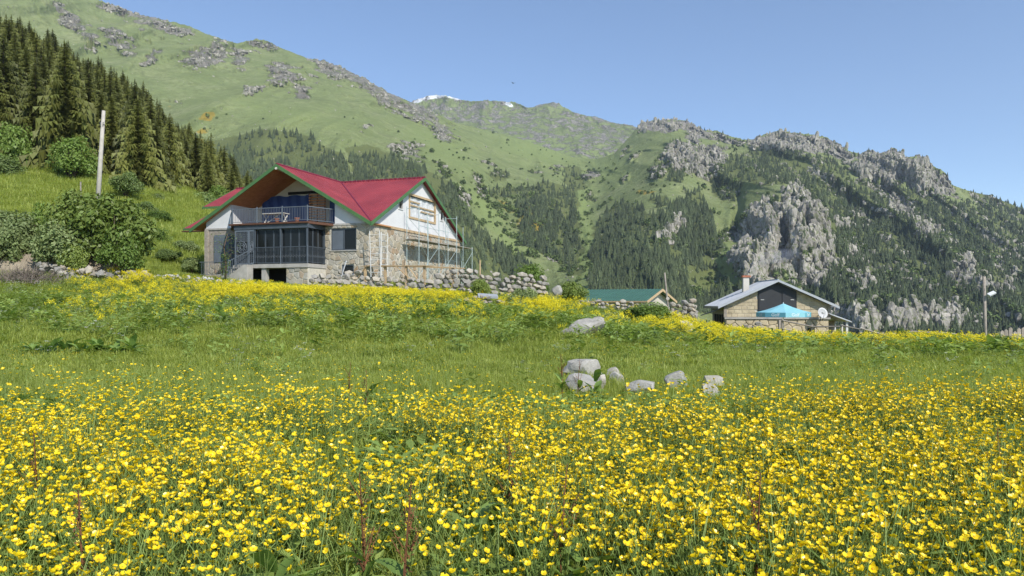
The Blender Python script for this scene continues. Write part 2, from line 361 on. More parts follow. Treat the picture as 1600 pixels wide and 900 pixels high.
SKY_AC = [(-900,-420),(-300,-190),(-100,-105),(0,-62),(80,-28),(160,2),(190,12),(215,22),(240,27),(262,32),(300,42),(320,52),(335,57),(370,68),(385,64),(400,61),(418,63),(432,72),(460,83),(480,91),(505,94),(530,104),(560,118),(590,134),(610,146),(628,153),(650,164),(672,172),(690,181),(710,191),(760,203),(813,217),(860,233),(895,245),(930,249),(960,240),(985,212),(1000,193),(1020,188),(1050,186),(1072,188),(1088,197),(1100,203),(1120,204),(1140,212),(1160,218),(1178,217),(1195,209),(1215,205),(1240,207),(1262,209),(1285,212),(1310,225),(1332,238),(1344,240),(1352,236),(1364,234),(1374,241),(1384,236),(1394,234),(1408,238),(1416,246),(1424,245),(1436,243),(1450,250),(1462,263),(1470,264),(1478,271),(1486,287),(1495,292),(1510,297),(1550,307),(1600,327),(1700,372),(1900,440),(2500,470)]
SKY_B = [(450,205),(560,185),(620,167),(650,157),(665,151),(682,148),(700,150),(720,156),(745,158),(770,157),(790,159),(800,159),(808,162),(815,163),(822,168),(832,167),(845,163),(862,160),(875,163),(885,170),(900,177),(920,181),(938,184),(952,190),(985,196),(1050,206),(1150,232),(1300,260)]
RC = [(-900,480,789),(-900,100,1184),(-900,-420,1800),(-300,480,807),(-300,150,1184),(-300,-190,2000),(0,480,824),(0,250,1126),(0,60,1650),(0,-62,2000),
 (200,480,824),(200,300,1068),(200,150,1450),(200,20,2200),(400,480,807),(400,400,870),(400,290,1044),(400,210,1213),(400,130,1700),(400,62,2250),
 (550,480,795),(550,400,859),(550,300,1010),(550,230,1172),(550,160,1700),(550,112,2200),(660,470,789),(660,400,847),(660,320,963),(660,260,1114),(660,168,2100),
 (730,470,795),(730,400,859),(730,330,1010),(730,270,1271),(730,196,2250),(800,480,847),(800,420,952),(800,360,1126),(800,300,1450),(800,214,2350),
 (870,480,894),(870,400,1027),(870,330,1213),(870,280,1550),(870,236,2300),(910,480,680),(910,400,1050),(910,330,1450),(910,280,1800),(910,247,2300),
 (980,500,700),(980,420,850),(980,350,1080),(980,300,1350),(980,250,1750),(990,205,2250),(1060,500,720),(1060,420,830),(1060,340,1000),(1060,290,1250),(1060,240,1500),(1060,187,2150),
 (1120,500,760),(1120,430,950),(1120,360,1150),(1120,300,1350),(1120,250,1550),(1120,205,2000),(1180,540,700),(1180,470,800),(1180,400,880),(1180,330,1050),(1180,270,1350),(1190,211,1950),
 (1250,540,720),(1250,470,830),(1250,400,900),(1250,330,980),(1250,270,1400),(1250,208,1950),(1330,540,740),(1330,480,800),(1330,400,1020),(1330,330,1280),(1330,280,1550),(1330,239,1850),
 (1420,540,760),(1420,500,790),(1420,400,1060),(1420,330,1350),(1420,290,1600),(1420,246,1720),(1500,540,780),(1500,490,840),(1500,400,1120),(1500,340,1450),(1500,294,1800),(1600,540,800),(1600,450,1050),(1600,370,1500),(1600,328,1950),
 (1800,540,850),(1800,405,1800),(2500,540,900),(2500,475,1500)]
RC = np.array(RC, float); _lr = tps_fit(RC[:, :2]*np.array([.6, 1.0]), np.log(RC[:, 2]), 4e-3)
def lin(pts, u): p = np.array(pts, float); return np.interp(u, p[:, 0], p[:, 1])

def mountain_masks(u, v, X, Y, Z, upper):
    wu = u+9*fbm(X/70, Y/70, Z/70, 3); wv = v+7*fbm(X/70+40, Y/70, Z/70, 3)
    nf = fbm(X/46, Y/46, Z/46, 4); nr = ridged(X/90, Y/90, Z/150, 4)
    rb = blobs(wu, wv, ROCK); rock = sstep(.22, .72, rb*1.0+.30*nf+.20*(nr-.8))
    rock = np.maximum(rock, .8*sstep(.34, .66, .24*nf+.28*(nr-.6)+.20*sstep(1250, 1350, u)+.12*sstep(260, 160, v)+.16*sstep(1000,1080,u)+.14*sstep(75, 15, v-lin(SKY_AC, u))*(u < 720)+.10*sstep(640, 720, u)*sstep(1010, 960, u)))
    cliff = sstep(.30, .55, blobs(wu, wv, CLIFF)+.12*nf); rock = np.maximum(rock, cliff)
    fo = np.zeros(u.shape)
    for p in FOREST: fo = np.maximum(fo, inpoly(wu, wv, p).astype(float))
    md = blobs(wu, wv, MEADOW); br = blobs(wu, wv, BROOM)
    fo = fo*(1-.97*cliff)
    return rock, fo, md, br, nf, nr, cliff

def mountain_sheet(name, us, skyline, vbase, nrows, logr, seed, is_back=False):
    nc = len(us); sky_v = lin(skyline, us)
    jag = 2.2*fbm(us/9, 0*us+seed, 0*us, 3)+1.5*fbm(us/3.1, 0*us+seed+5, 0*us, 2)
    rockcrest = np.clip(blobs(us, sky_v+4, ROCK)+.25+(.35 if is_back else 0), .2, 1.1)
    s = np.linspace(0, 1, nrows)[:, None]**1.05
    U = np.repeat(us[None], nrows, 0); Vv = sky_v[None]+(vbase(us)[None]-sky_v[None])*s+(jag*rockcrest)[None]*np.exp(-s/.035)
    Vs = sky_v[None]+(vbase(us)[None]-sky_v[None])*s
    r = np.exp(logr(U, Vs))
    dx = (U-800)/F; dz = (HOR-Vv)/F
    X, Y, Z = dx*r, r, dz*r
    rock, fo, md, br, nf, nr, cliff = mountain_masks(U, Vs, X, Y, Z, is_back)
    # relief: spurs and gullies running down the slope, then crags
    Zw = Z+.35*X*0+30*fbm(X/150, Z/150, 0*X+seed, 2); Xw = X+18*fbm(X/120+5, Z/120, 0*X+seed, 2); O = 0*X+seed
    sp = fbm(X/420+seed, Y/420, Z/700, 3)*.05-(ridged(Xw/210, Zw/800, O, 3)-.75)*(.05+.03*sstep(950, 1200, U))
    mid = fbm(X/70, Z/110, O+3, 4)*.010
    rel = sp+mid
    cr = ridged(Xw/62, Zw/150, O+1, 5, .55); cr2 = ridged(Xw/17+9, Zw/40, O+2, 4, .55); st = fbm(Xw/40, Zw/9, O+4, 3)
    rel = rel-rock*((cr-.7)*.042+(cr2-.7)*.014+st*.006)
    edge = sstep(0, .04, s)*.85+.15
    rr = r*(1+rel*edge*(1.0 if not is_back else .35))
    if not is_back:
        # the deep shaded cleft in the big cliff
        cl = blobs(U, Vs, [(1216,405,15,52,33,1.0),(1152,345,8,44,6,.8)])
        rr = rr*(1+.07*cl)
    # no overhangs: every step up the slope goes away from the viewer
    up = rr[::-1]; g = (np.arange(nrows)[:, None]*.25); rr = (np.maximum.accumulate(up-g, 0)+g)[::-1]
    X, Y, Z = dx*rr, rr, dz*rr
    rows = [np.stack([X, Y, Z+EYE], -1)]
    # far side of the ridge, and a skirt below
    top = rows[0][0]; back = []
    for k, (f, dzz) in enumerate(((1.30, -230.), (1.10, -70.), (1.025, -14.))):
        q = top.copy(); q[:, 0] *= f; q[:, 1] *= f; q[:, 2] += dzz; back.append(q)
    bot = rows[0][-1].copy(); bot[:, 0] *= .72; bot[:, 1] *= .72; bot[:, 2] = np.minimum(bot[:, 2]-30, -60.)
    VV = np.concatenate([np.stack(back), rows[0], bot[None]], 0)
    pad = lambda a: np.concatenate([np.repeat(a[:1], 3, 0), a, a[-1:]], 0)
    me = grid_mesh(name, VV.reshape(-1, 3), nrows+4, nc)
    snow = np.zeros(U.shape)
    if is_back:
        snow = blobs(U, Vv, [(676,151.5,28,3.4,-7,1.0),(708,152.5,13,2.4,14,1.0),(795,163,9,4,30,.9),(655,157,12,3,-20,.8)])
        snow = sstep(.45, .6, snow+.16*nf)
        rock = np.clip(.62+.5*nf+.4*(nr-.7), 0, 1)*.85; cliff = rock*0
    attr_color(me, 'zone', np.stack([pad(rock*(.60+.40*cliff)+(.13 if is_back else 0)).ravel(), pad(fo).ravel(), pad(br).ravel()], -1))
    attr_color(me, 'zone_b', np.stack([pad(snow).ravel(), pad(md).ravel(), pad(np.clip(nf*.5+.5, 0, 1)).ravel()], -1))
    return me, dict(U=U, V=Vv, X=X, Y=Y, Z=Z+EYE, rock=rock, fo=fo, md=md, br=br, nf=nf, cliff=cliff)

m_mtn, t, o = new_mat('mountain_slope'); b = N(t, 'ShaderNodeBsdfPrincipled'); t.links.new(b.outputs[0], o.inputs[0]); P = pos(t)
za = N(t, 'ShaderNodeVertexColor', layer_name='zone'); zb = N(t, 'ShaderNodeVertexColor', layer_name='zone_b')
sa = N(t, 'ShaderNodeSeparateColor'); sb = N(t, 'ShaderNodeSeparateColor'); t.links.new(za.outputs[0], sa.inputs[0]); t.links.new(zb.outputs[0], sb.inputs[0])
n1 = noise(t, .012, 8, .68, P); n2 = noise(t, .09, 6, .7, P); n3 = noise(t, .45, 4, .7, P)
grass = ramp(t, n1, [(.30, (.18,.225,.085)), (.5, (.235,.28,.115)), (.68, (.30,.325,.16))])
grass = mixc(t, ramp(t, n2, [(.42, (0,0,0)), (.66, (.85,.85,.85))]), grass, (.17,.20,.075))
grass = mixc(t, ramp(t, noise(t, .022, 7, .7, P, .8), [(.50, (0,0,0)), (.66, (.75,.75,.75))]), grass, (.15,.175,.075))
grass = mixc(t, ramp(t, noise(t, .20, 5, .75, P), [(.58, (0,0,0)), (.70, (.7,.7,.7))]), grass, (.10,.125,.05))
grass = mixc(t, ramp(t, noise(t, .15, 5, .75, P, 1.0), [(.64, (0,0,0)), (.72, (.6,.6,.6))]), grass, (.42,.40,.33))
grass = mixc(t, sb.outputs[1], grass, mixc(t, n2, (.20,.265,.085), (.28,.33,.125)))
pst = vscale(t, P, (1, 1, .32))
rk = ramp(t, noise(t, .035, 9, .72, pst, .6), [(.30, (.13,.122,.105)), (.42, (.29,.27,.235)), (.55, (.41,.38,.33)), (.72, (.52,.485,.42))])  # darkest stop paints crevice shade into the rock colour
rk = mixc(t, ramp(t, noise(t, .16, 5, .75, pst), [(.56, (0,0,0)), (.66, (.7,.7,.7))]), rk, (.15,.17,.075))
rf = mth(t, 'ADD', mth(t, 'ADD', sa.outputs[0], mth(t, 'MULTIPLY', mth(t, 'SUBTRACT', n2, .5), 1.5)), mth(t, 'MULTIPLY', mth(t, 'SUBTRACT', noise(t, .03, 6, .7, pst), .5), 1.4))
rfac = ramp(t, rf, [(.46, (0,0,0)), (.54, (1,1,1))])
col = mixc(t, rfac, grass, rk)
ff = mth(t, 'MULTIPLY', sa.outputs[1], mth(t, 'SUBTRACT', 1.0, rfac)); col = mixc(t, mth(t, 'MULTIPLY', ff, .8), col, mixc(t, n2, (.08,.10,.032), (.17,.19,.07)))
bf = ramp(t, mth(t, 'MULTIPLY', sa.outputs[2], mth(t, 'MULTIPLY', noise(t, .06, 5, .75, P), 1.7)), [(.52, (0,0,0)), (.68, (1,1,1))])
col = mixc(t, mth(t, 'MULTIPLY', bf, .75), col, (.36,.25,.035))
col = mixc(t, sb.outputs[0], col, (.85,.87,.9))
t.links.new(col, b.inputs['Base Color']); b.inputs['Roughness'].default_value = .95; b.inputs['Specular IOR Level'].default_value = .08
h = mth(t, 'ADD', mth(t, 'MULTIPLY', n2, .6), mth(t, 'MULTIPLY', noise(t, .11, 8, .72, pst, .4), mth(t, 'ADD', mth(t, 'MULTIPLY', rfac, 1.3), .3)))
t.links.new(bump(t, h, 1.0, 9.0), b.inputs['Normal'])

us_ac = np.concatenate([np.arange(-900, -60, 14), np.arange(-60, 1660, 1.5), np.arange(1660, 2500, 14)])
me, AC = mountain_sheet('mountain', us_ac, SKY_AC, lambda u: 484+86*sstep(850, 1150, u), 235, lambda u, v: _lr(u*.6, v), 2.0)
tag(link('mountain', me, m_mtn), kind='structure')
us_b = np.concatenate([np.arange(450, 600, 4), np.arange(600, 1010, 1.5), np.arange(1010, 1300, 4)])
skb = lambda u: lin(SKY_B, u)
me, BB = mountain_sheet('mountain', us_b, SKY_B, lambda u: skb(u)*0+285, 75, lambda u, v: np.log(2900+900*sstep(270, 150, v)+.0*u), 7.7, True)
tag(link('mountain', me, m_mtn), kind='structure')

# ------------------------------------------------------------------ spruces
M_SPRUCE = leafmat('spruce_needles', (.085,.100,.020), (.165,.175,.042), .2, .6, .5, .03)
M_SPRUCE_FAR = leafmat('far_spruce_needles', (.044,.064,.025), (.078,.100,.040), .0, .7, .5, .03)
M_BARK = simple('bark', (.12,.085,.06), (.06,.045,.035), .9, 6, bscale=20, bstr=.6)
def spruce_crown(rnd, levels, nb, detail, rw=.155):
    """unit-height crown of drooping boughs"""
    mb = MB(); z0 = .06
    for i in range(levels):
        f = i/(levels-1); z = z0+(1-z0)*f**.92; Rr = rw*(1-f)**.78*(1+.22*rnd.uniform(-1, 1))+.006
        k = max(4, int(nb*(1-.45*f))); a0 = rnd.uniform(0, 6.28)
        for j in range(k):
            a = a0+6.283*j/k+rnd.uniform(-.3, .3); L = Rr*rnd.uniform(.62, 1.18); dr = .30+.25*(1-f); w = L*rnd.uniform(.22, .34)+.004
            ca, sa_ = math.cos(a), math.sin(a); zz = z+rnd.uniform(-.012, .012); tilt = rnd.uniform(-.35, .35)
            def pt(r, s, d): return (ca*r-sa_*s, sa_*r+ca*s, zz-d+s*tilt)
            seg = detail; prevL = pt(.0, 0, 0)
            spine = [pt(L*q/seg, 0, dr*L*(q/seg)**1.3-.10*L*(q/seg)**3) for q in range(seg+1)]
            for q in range(1, seg+1):
                ww = w*(1.15-q/seg)*rnd.uniform(.7, 1.25)+.003; r_ = L*(q-.25)/seg; d_ = dr*L*((q-.25)/seg)**1.3
                drop = L*rnd.uniform(.10, .30)
                mb.quad(spine[q-1], pt(r_, ww, d_+drop), spine[q]); mb.quad(spine[q-1], spine[q], pt(r_, -ww, d_+drop*rnd.uniform(.6, 1.2)))
                if detail > 2: mb.quad(spine[q-1], pt(r_+L*.06, rnd.uniform(-.3, .3)*ww, d_+drop*1.7), spine[q])
    mb.quad((.006,0,.97), (-.004,.006,.97), (0,0,1.035)); mb.quad((-.004,-.006,.97), (.006,0,.97), (0,0,1.035))
    return mb
def far_crown(rnd):
    """small solid spruce: ragged stacked skirts"""
    mb = MB(); n = 8; W = rnd.uniform(.15, .21); k = rnd.randint(5, 6); lx, ly = rnd.gauss(0, .01), rnd.gauss(0, .01)
    for i in range(k):
        f = i/k; z0 = .03+.80*f; zt = min(1.0, z0+.42-.16*f); r0 = W*(1-f)**.85+.012; b0 = len(mb.v); a0 = rnd.uniform(0, 6.28)
        for j in range(2*n):
            a_ = a0+math.pi*j/n; q = r0*(rnd.uniform(.85, 1.25) if j % 2 == 0 else rnd.uniform(.55, .75)); mb.v.append((lx*f+q*math.cos(a_), ly*f+q*math.sin(a_), z0+(rnd.uniform(-.035, .01) if j % 2 == 0 else .035)))
        mb.v.append((lx, ly, zt))
        for j in range(2*n): mb.f.append((b0+j, b0+(j+1) % (2*n), b0+2*n)); mb.m.append(0)
    mb.tube([(0,0,-.03),(0,0,.2)], [.014,.01], 4); return mb
rnd = random.Random(5)
FAR = [far_crown(rnd).mesh('far_spruce', M_SPRUCE_FAR) for k in range(6)]
def round_tree(rnd):
    mb = MB()
    for i in range(90):
        th = rnd.uniform(0, 6.28); ph = math.acos(rnd.uniform(-.5, 1)); rr = rnd.uniform(.75, 1.1)*.45; c = Vector((rr*math.sin(ph)*math.cos(th), rr*math.sin(ph)*math.sin(th), .5+rr*math.cos(ph)))
        a = Vector((rnd.gauss(0,1), rnd.gauss(0,1), rnd.gauss(0,.6))).normalized()*.17; b_ = Vector((rnd.gauss(0,1), rnd.gauss(0,1), rnd.gauss(0,1))).normalized()*.15
        mb.quad(c+a, c+b_, c-a*.8, c-b_)
    return mb
M_BROADFAR = leafmat('far_broadleaf', (.09,.135,.035), (.16,.21,.06), .0, .7, .5, .03)
FARR = [round_tree(rnd).mesh('far_broadleaf_tree', M_BROADFAR) for k in range(3)]
def sample_sheet(S, prob, n, jit=True):
    p = prob.copy(); p[(S['U'] < -120) | (S['U'] > 1720)] = 0
    cell = np.gradient(S['V'], axis=0)*np.gradient(S['U'], axis=1); p = (p*np.abs(cell)).ravel(); p /= p.sum(); i = RNG.choice(len(p), n, p=p)
    Pn = np.stack([S['X'].ravel()[i], S['Y'].ravel()[i], S['Z'].ravel()[i]], -1)
    return Pn, i
prob = AC['fo']*(1-.93*sstep(.25, .65, AC['rock']))*np.clip(1-1.15*AC['md'], 0, 1)*sstep(-.75, .05, AC['nf'])*(.25+.75*sstep(-.30, .10, fbm(AC['X']/75+31, AC['Z']/60, 0*AC['X']+6., 3)))
prob = prob*(1-.75*((AC['U'] > 300) & (AC['U'] < 720) & (AC['V'] < 245)))
Pn, i = sample_sheet(AC, prob, 15500)
U_i = AC['U'].ravel()[i]; V_i = AC['V'].ravel()[i]
hgt = (6+12*RNG.random(len(Pn))**1.3)*np.where(V_i < 320, .85, 1.0)*np.where(RNG.random(len(Pn)) < .06, 1.35, 1.0)
Pn[:, 2] -= .8; rot = np.stack([RNG.normal(0, .02, len(Pn)), RNG.normal(0, .02, len(Pn)), RNG.uniform(0, 6.28, len(Pn))], -1)
wd = hgt*RNG.uniform(.9, 1.5, len(Pn))
scatter('forest', FAR, Pn, rot, np.stack([wd, wd, hgt], -1), RNG.integers(0, 6, len(Pn)), 'dark spruce forest covering the far mountain slopes', 'forest')
# bushes and broadleaf trees in gullies and scattered scrub on the slopes
prob = np.clip(AC['md']*.04+.5*sstep(.2, .8, AC['nf'])*sstep(210, 320, AC['V'])+.25*AC['br']+.35*sstep(.3, .6, AC['rock'])*sstep(200, 280, AC['V']), 0, 1)*(.06+.94*sstep(170, 300, AC['V']))*(1-.92*AC['cliff'])
Pn, i = sample_sheet(AC, prob, 8000); s = RNG.uniform(1.5, 6.0, len(Pn))*np.where(RNG.random(len(Pn)) < .15, 1.6, 1.0)
Pn[:, 2] -= .6; rot = np.stack([0*s, 0*s, RNG.uniform(0, 6.28, len(s))], -1)
scatter('scrub', FARR, Pn, rot, s, RNG.integers(0, 3, len(s)), 'low green scrub scattered over the far mountain slopes', 'scrub')
prob = sstep(.3, .7, AC['rock'])*(AC['U'] > 1000)*sstep(180, 240, AC['V'])*.6+.25*sstep(200, 300, AC['V'])*((AC['U'] > 640) & (AC['U'] < 1000))*sstep(.3, .7, AC['rock'])
prob = prob*(1-.25*AC['cliff']); Pn, i = sample_sheet(AC, prob, 2300); s = RNG.uniform(5, 12, len(Pn)); Pn[:, 2] -= .8; rot = np.stack([0*s, 0*s, RNG.uniform(0, 6.28, len(s))], -1)
scatter('forest', FAR, Pn, rot, s, RNG.integers(0, 6, len(s)), 'scattered small spruces on the rocky mountain faces', 'forest')

# crags: angular rock standing out of the slopes
m, t, o = new_mat('crag_rock'); b = N(t, 'ShaderNodeBsdfPrincipled'); t.links.new(b.outputs[0], o.inputs[0]); P = pos(t); pst = vscale(t, P, (1, 1, .35)); oi = N(t, 'ShaderNodeObjectInfo')
c = ramp(t, noise(t, .10, 8, .72, pst, .5), [(.34, (.095,.088,.075)), (.43, (.25,.232,.20)), (.55, (.37,.343,.295)), (.72, (.49,.455,.39))])
c = mixc(t, ramp(t, noise(t, .22, 4, .7, P), [(.50, (0,0,0)), (.60, (.85,.85,.85))]), c, (.13,.15,.06))
hs = N(t, 'ShaderNodeHueSaturation'); t.links.new(c, hs.inputs['Color']); t.links.new(mth(t, 'ADD', mth(t, 'MULTIPLY', oi.outputs['Random'], .45), .78), hs.inputs['Value']); t.links.new(hs.outputs[0], b.inputs['Base Color'])
b.inputs['Roughness'].default_value = .95; b.inputs['Specular IOR Level'].default_value = .1
t.links.new(bump(t, noise(t, .35, 6, .7, pst), .8, 1.6), b.inputs['Normal']); M_CRAG = m
CRAG = [rock_mesh('crag', 2, 800+k, .30, .30, M_CRAG) for k in range(9)]
def crags(prob, n, lo, hi, zs, label, S=AC, sink=.18):
    Pn, i = sample_sheet(S, prob, n); s = lo+(hi-lo)*RNG.random(n)**2.2; Pn[:, 2] -= s*sink; Pn[:, 1] += s*.12
    rot = np.stack([RNG.normal(0, .18, n), RNG.normal(0, .18, n), RNG.uniform(0, 6.28, n)], -1)
    scatter('crags', CRAG, Pn, rot, np.stack([s*RNG.uniform(.7, 1.3, n), s*RNG.uniform(.7, 1.2, n), s*zs*RNG.uniform(.6, 1.35, n)], -1), RNG.integers(0, 9, n), label, 'rocks')
crags(sstep(.40, .85, AC['rock'])*(1-AC['cliff'])*(.12+sstep(-.1, .5, AC['nf'])), 7600, 2.0, 15, .85, 'pale crags breaking through the mountain grass')
crags(AC['cliff'], 7500, 2.5, 13, 2.4, 'fractured pale rock of the big cliffs and ridge tops', sink=.30)
crags(AC['fo']*sstep(1120, 1200, AC['U'])*sstep(.08, .42, fbm(AC['X']/60+3, AC['Z']/95, 0*AC['X']+9., 3)), 2600, 3, 12, 1.5, 'rock ribs showing between the far spruces')
crags(.06+.10*sstep(-.1, .6, AC['nf'])*(1-AC['fo'])+.12*AC['fo']*sstep(.0, .5, AC['nf']), 6500, 1.2, 5.0, .8, 'loose boulders strewn over the far slopes')
crags(sstep(.55, .9, BB['rock'])+.04, 1100, 4, 18, .8, 'grey crags on the farthest ridge', BB)
# ------------------------------------------------------------------ building materials
M_RED = simple('red_roof_metal', (.29,.045,.052), (.19,.027,.034), .45, .55, spec=.5, bscale=1.2, bstr=.10, bdist=.05)
M_REDCAP = simple('dark_red_cap', (.20,.02,.045), (.16,.018,.04), .45, 2)
M_GREENPAINT = simple('green_painted_fascia', (.075,.17,.055), (.055,.13,.045), .55, 3)
M_WHITE = simple('white_render', (.66,.66,.66), (.57,.57,.575), .85, .9, bscale=25, bstr=.12)
M_CREAM = simple('cream_plaster', (.62,.59,.52), (.52,.49,.43), .85, .9)
M_WOOD = simple('varnished_soffit_wood', (.50,.23,.09), (.36,.15,.05), .5, 4, rnd=.0)
M_PINE = simple('raw_pine', (.50,.37,.22), (.38,.27,.15), .75, 5, rnd=.3)
M_OLDWOOD = simple('weathered_wood', (.36,.32,.27), (.23,.20,.17), .9, 5, rnd=.3)
M_BROWNWOOD = simple('brown_wood', (.13,.06,.035), (.085,.04,.025), .6, 5)
M_CONC = simple('concrete', (.42,.40,.37), (.30,.285,.26), .9, 2.5, bscale=14, bstr=.3)
M_STEEL = simple('grey_blue_steel', (.075,.09,.11), (.055,.07,.085), .5, 3)
M_PANEL = simple('grey_blue_panel', (.13,.155,.185), (.105,.125,.15), .55, 2)
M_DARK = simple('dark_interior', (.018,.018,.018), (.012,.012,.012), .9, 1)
M_MORTAR = simple('pale_mortar', (.56,.52,.44), (.44,.41,.35), .95, 4, bscale=20, bstr=.4)
M_TARP = simple('blue_tarpaulin', (.022,.055,.19), (.015,.04,.14), .5, 1.5)
M_GALV = simple('galvanised_tube', (.42,.50,.50), (.32,.40,.40), .45, 5, metal=.0)
M_FILM = simple('white_plastic_film', (.70,.70,.70), (.48,.49,.5), .4, 2.2, bscale=5, bstr=.6, bdist=.08)
def stone_mat(name, stops, rough=.9, sc=2.5):
    m, t, o = new_mat(name); b = N(t, 'ShaderNodeBsdfPrincipled'); t.links.new(b.outputs[0], o.inputs[0]); P = pos(t)
    oi = N(t, 'ShaderNodeObjectInfo'); c = ramp(t, oi.outputs['Random'], stops)
    n = noise(t, sc, 7, .68, P); c = mixc(t, ramp(t, n, [(.35, (0,0,0)), (.7, (1,1,1))]), mixc(t, 1.0, c, (.62,.62,.62), 'MULTIPLY'), c)
    c = mixc(t, ramp(t, noise(t, sc*3.7, 4, .7, P), [(.62, (0,0,0)), (.74, (.55,.55,.55))]), c, (.50,.47,.40))
    t.links.new(c, b.inputs['Base Color']); b.inputs['Roughness'].default_value = rough; b.inputs['Specular IOR Level'].default_value = .2
    t.links.new(bump(t, noise(t, sc*4, 7, .7, P), .55, .05), b.inputs['Normal']); return m
M_FLAG = stone_mat('flagstone', [(.0, (.42,.36,.26)), (.25, (.52,.47,.37)), (.5, (.40,.385,.34)), (.7, (.56,.52,.44)), (.88, (.42,.30,.19)), (1, (.48,.44,.37))])
M_FIELD = stone_mat('fieldstone', [(.0, (.30,.29,.27)), (.3, (.40,.37,.32)), (.6, (.50,.45,.37)), (.8, (.35,.335,.31)), (1, (.46,.39,.30))])
M_BLOCK = stone_mat('tuff_block', [(.0, (.54,.45,.31)), (.5, (.62,.53,.37)), (1, (.50,.42,.29))], sc=1.6)
def glass_mat(name, c=(.012,.014,.015), rough=.06):
    m, t, o = new_mat(name); b = N(t, 'ShaderNodeBsdfPrincipled'); b.inputs['Base Color'].default_value = (*c, 1); b.inputs['Roughness'].default_value = rough; b.inputs['IOR'].default_value = 1.38; b.inputs['Specular IOR Level'].default_value = .28
    P = pos(t); t.links.new(bump(t, noise(t, .8, 2, .5, P), .05, .05), b.inputs['Normal']); t.links.new(b.outputs[0], o.inputs[0]); return m
M_GLASS = glass_mat('dark_glass')

def clip(poly, a, b, c):
    """keep a*x+b*y<=c"""
    out = []
    for i in range(len(poly)):
        p, q = poly[i], poly[(i+1) % len(poly)]; dp = a*p[0]+b*p[1]-c; dq = a*q[0]+b*q[1]-c
        if dp <= 0: out.append(p)
        if dp*dq < 0: k = dp/(dp-dq); out.append((p[0]+(q[0]-p[0])*k, p[1]+(q[1]-p[1])*k))
    return out
def shrink(poly, g):
    """move each edge of a convex ccw polygon inwards by g"""
    ar = sum(poly[i][0]*poly[(i+1) % len(poly)][1]-poly[(i+1) % len(poly)][0]*poly[i][1] for i in range(len(poly)))
    if ar < 0: poly = poly[::-1]
    out = list(poly)
    for i in range(len(poly)):
        p, q = poly[i], poly[(i+1) % len(poly)]; L = math.hypot(q[0]-p[0], q[1]-p[1])
        if L < 1e-5: continue
        nx, ny = (q[1]-p[1])/L, -(q[0]-p[0])/L; out = clip(out, nx, ny, nx*p[0]+ny*p[1]-g)
        if len(out) < 3: return []
    return out
def voronoi(x0, x1, y0, y1, size, rnd, sq=.5):
    """uneven cells of a rectangle"""
    pts = []; nx = max(1, round((x1-x0)/size)); ny = max(1, round((y1-y0)/(size*.82)))
    for j in range(ny):
        for i in range(nx): pts.append((x0+(i+.5+(.5*(j % 2)-.25)+rnd.uniform(-sq, sq)*.8)*(x1-x0)/nx, y0+(j+.5+rnd.uniform(-sq, sq)*.8)*(y1-y0)/ny))
    out = []
    for p in pts:
        poly = [(x0,y0),(x1,y0),(x1,y1),(x0,y1)]
        for q in pts:
            if q is p: continue
            dx, dy = q[0]-p[0], q[1]-p[1]
            if dx*dx+dy*dy > (size*3.2)**2: continue
            poly = clip(poly, dx, dy, (q[0]**2+q[1]**2-p[0]**2-p[1]**2)/2)
            if len(poly) < 3: break
        if len(poly) >= 3: out.append((p, poly))
    return out
def avoid(poly, p, rects):
    for (a0, a1, b0, b1) in rects:
        if all(q[0] <= a0 for q in poly) or all(q[0] >= a1 for q in poly) or all(q[1] <= b0 for q in poly) or all(q[1] >= b1 for q in poly): continue
        cx = sum(q[0] for q in poly)/len(poly); cy = sum(q[1] for q in poly)/len(poly)
        d = [(a0-cx, (1,0,a0)), (cx-a1, (-1,0,-a1)), (b0-cy, (0,1,b0)), (cy-b1, (0,-1,-b1))]; d.sort(key=lambda k: -k[0])
        if d[0][0] < -.12: return []
        poly = clip(poly, *d[0][1])
        if len(poly) < 3: return []
    return poly
def stones_on(parent, plane, cells, name, mat, gap, thick, rnd):
    """each cell becomes a slightly domed slab; plane maps (a,b,out) to local coordinates"""
    for p, poly in cells:
        o1 = shrink(poly, gap); o2 = shrink(poly, gap+.035)
        if len(o1) < 3: continue
        t_ = thick*rnd.uniform(.6, 1.3); mb = MB(); n = len(o1)
        if len(o2) != n: o2 = [(q[0]*.9+p[0]*.1, q[1]*.9+p[1]*.1) for q in o1]
        mb.v = [plane(*q, -.02) for q in o1]+[plane(*q, t_*.6) for q in o1]+[plane(*q, t_) for q in o2]
        for i in range(n):
            j = (i+1) % n; mb.f += [(i, j, n+j, n+i), (n+i, n+j, 2*n+j, 2*n+i)]
        mb.f.append(tuple(range(2*n, 3*n))); mb.m = [0]*len(mb.f)
        mb.build(name, mat, parent)

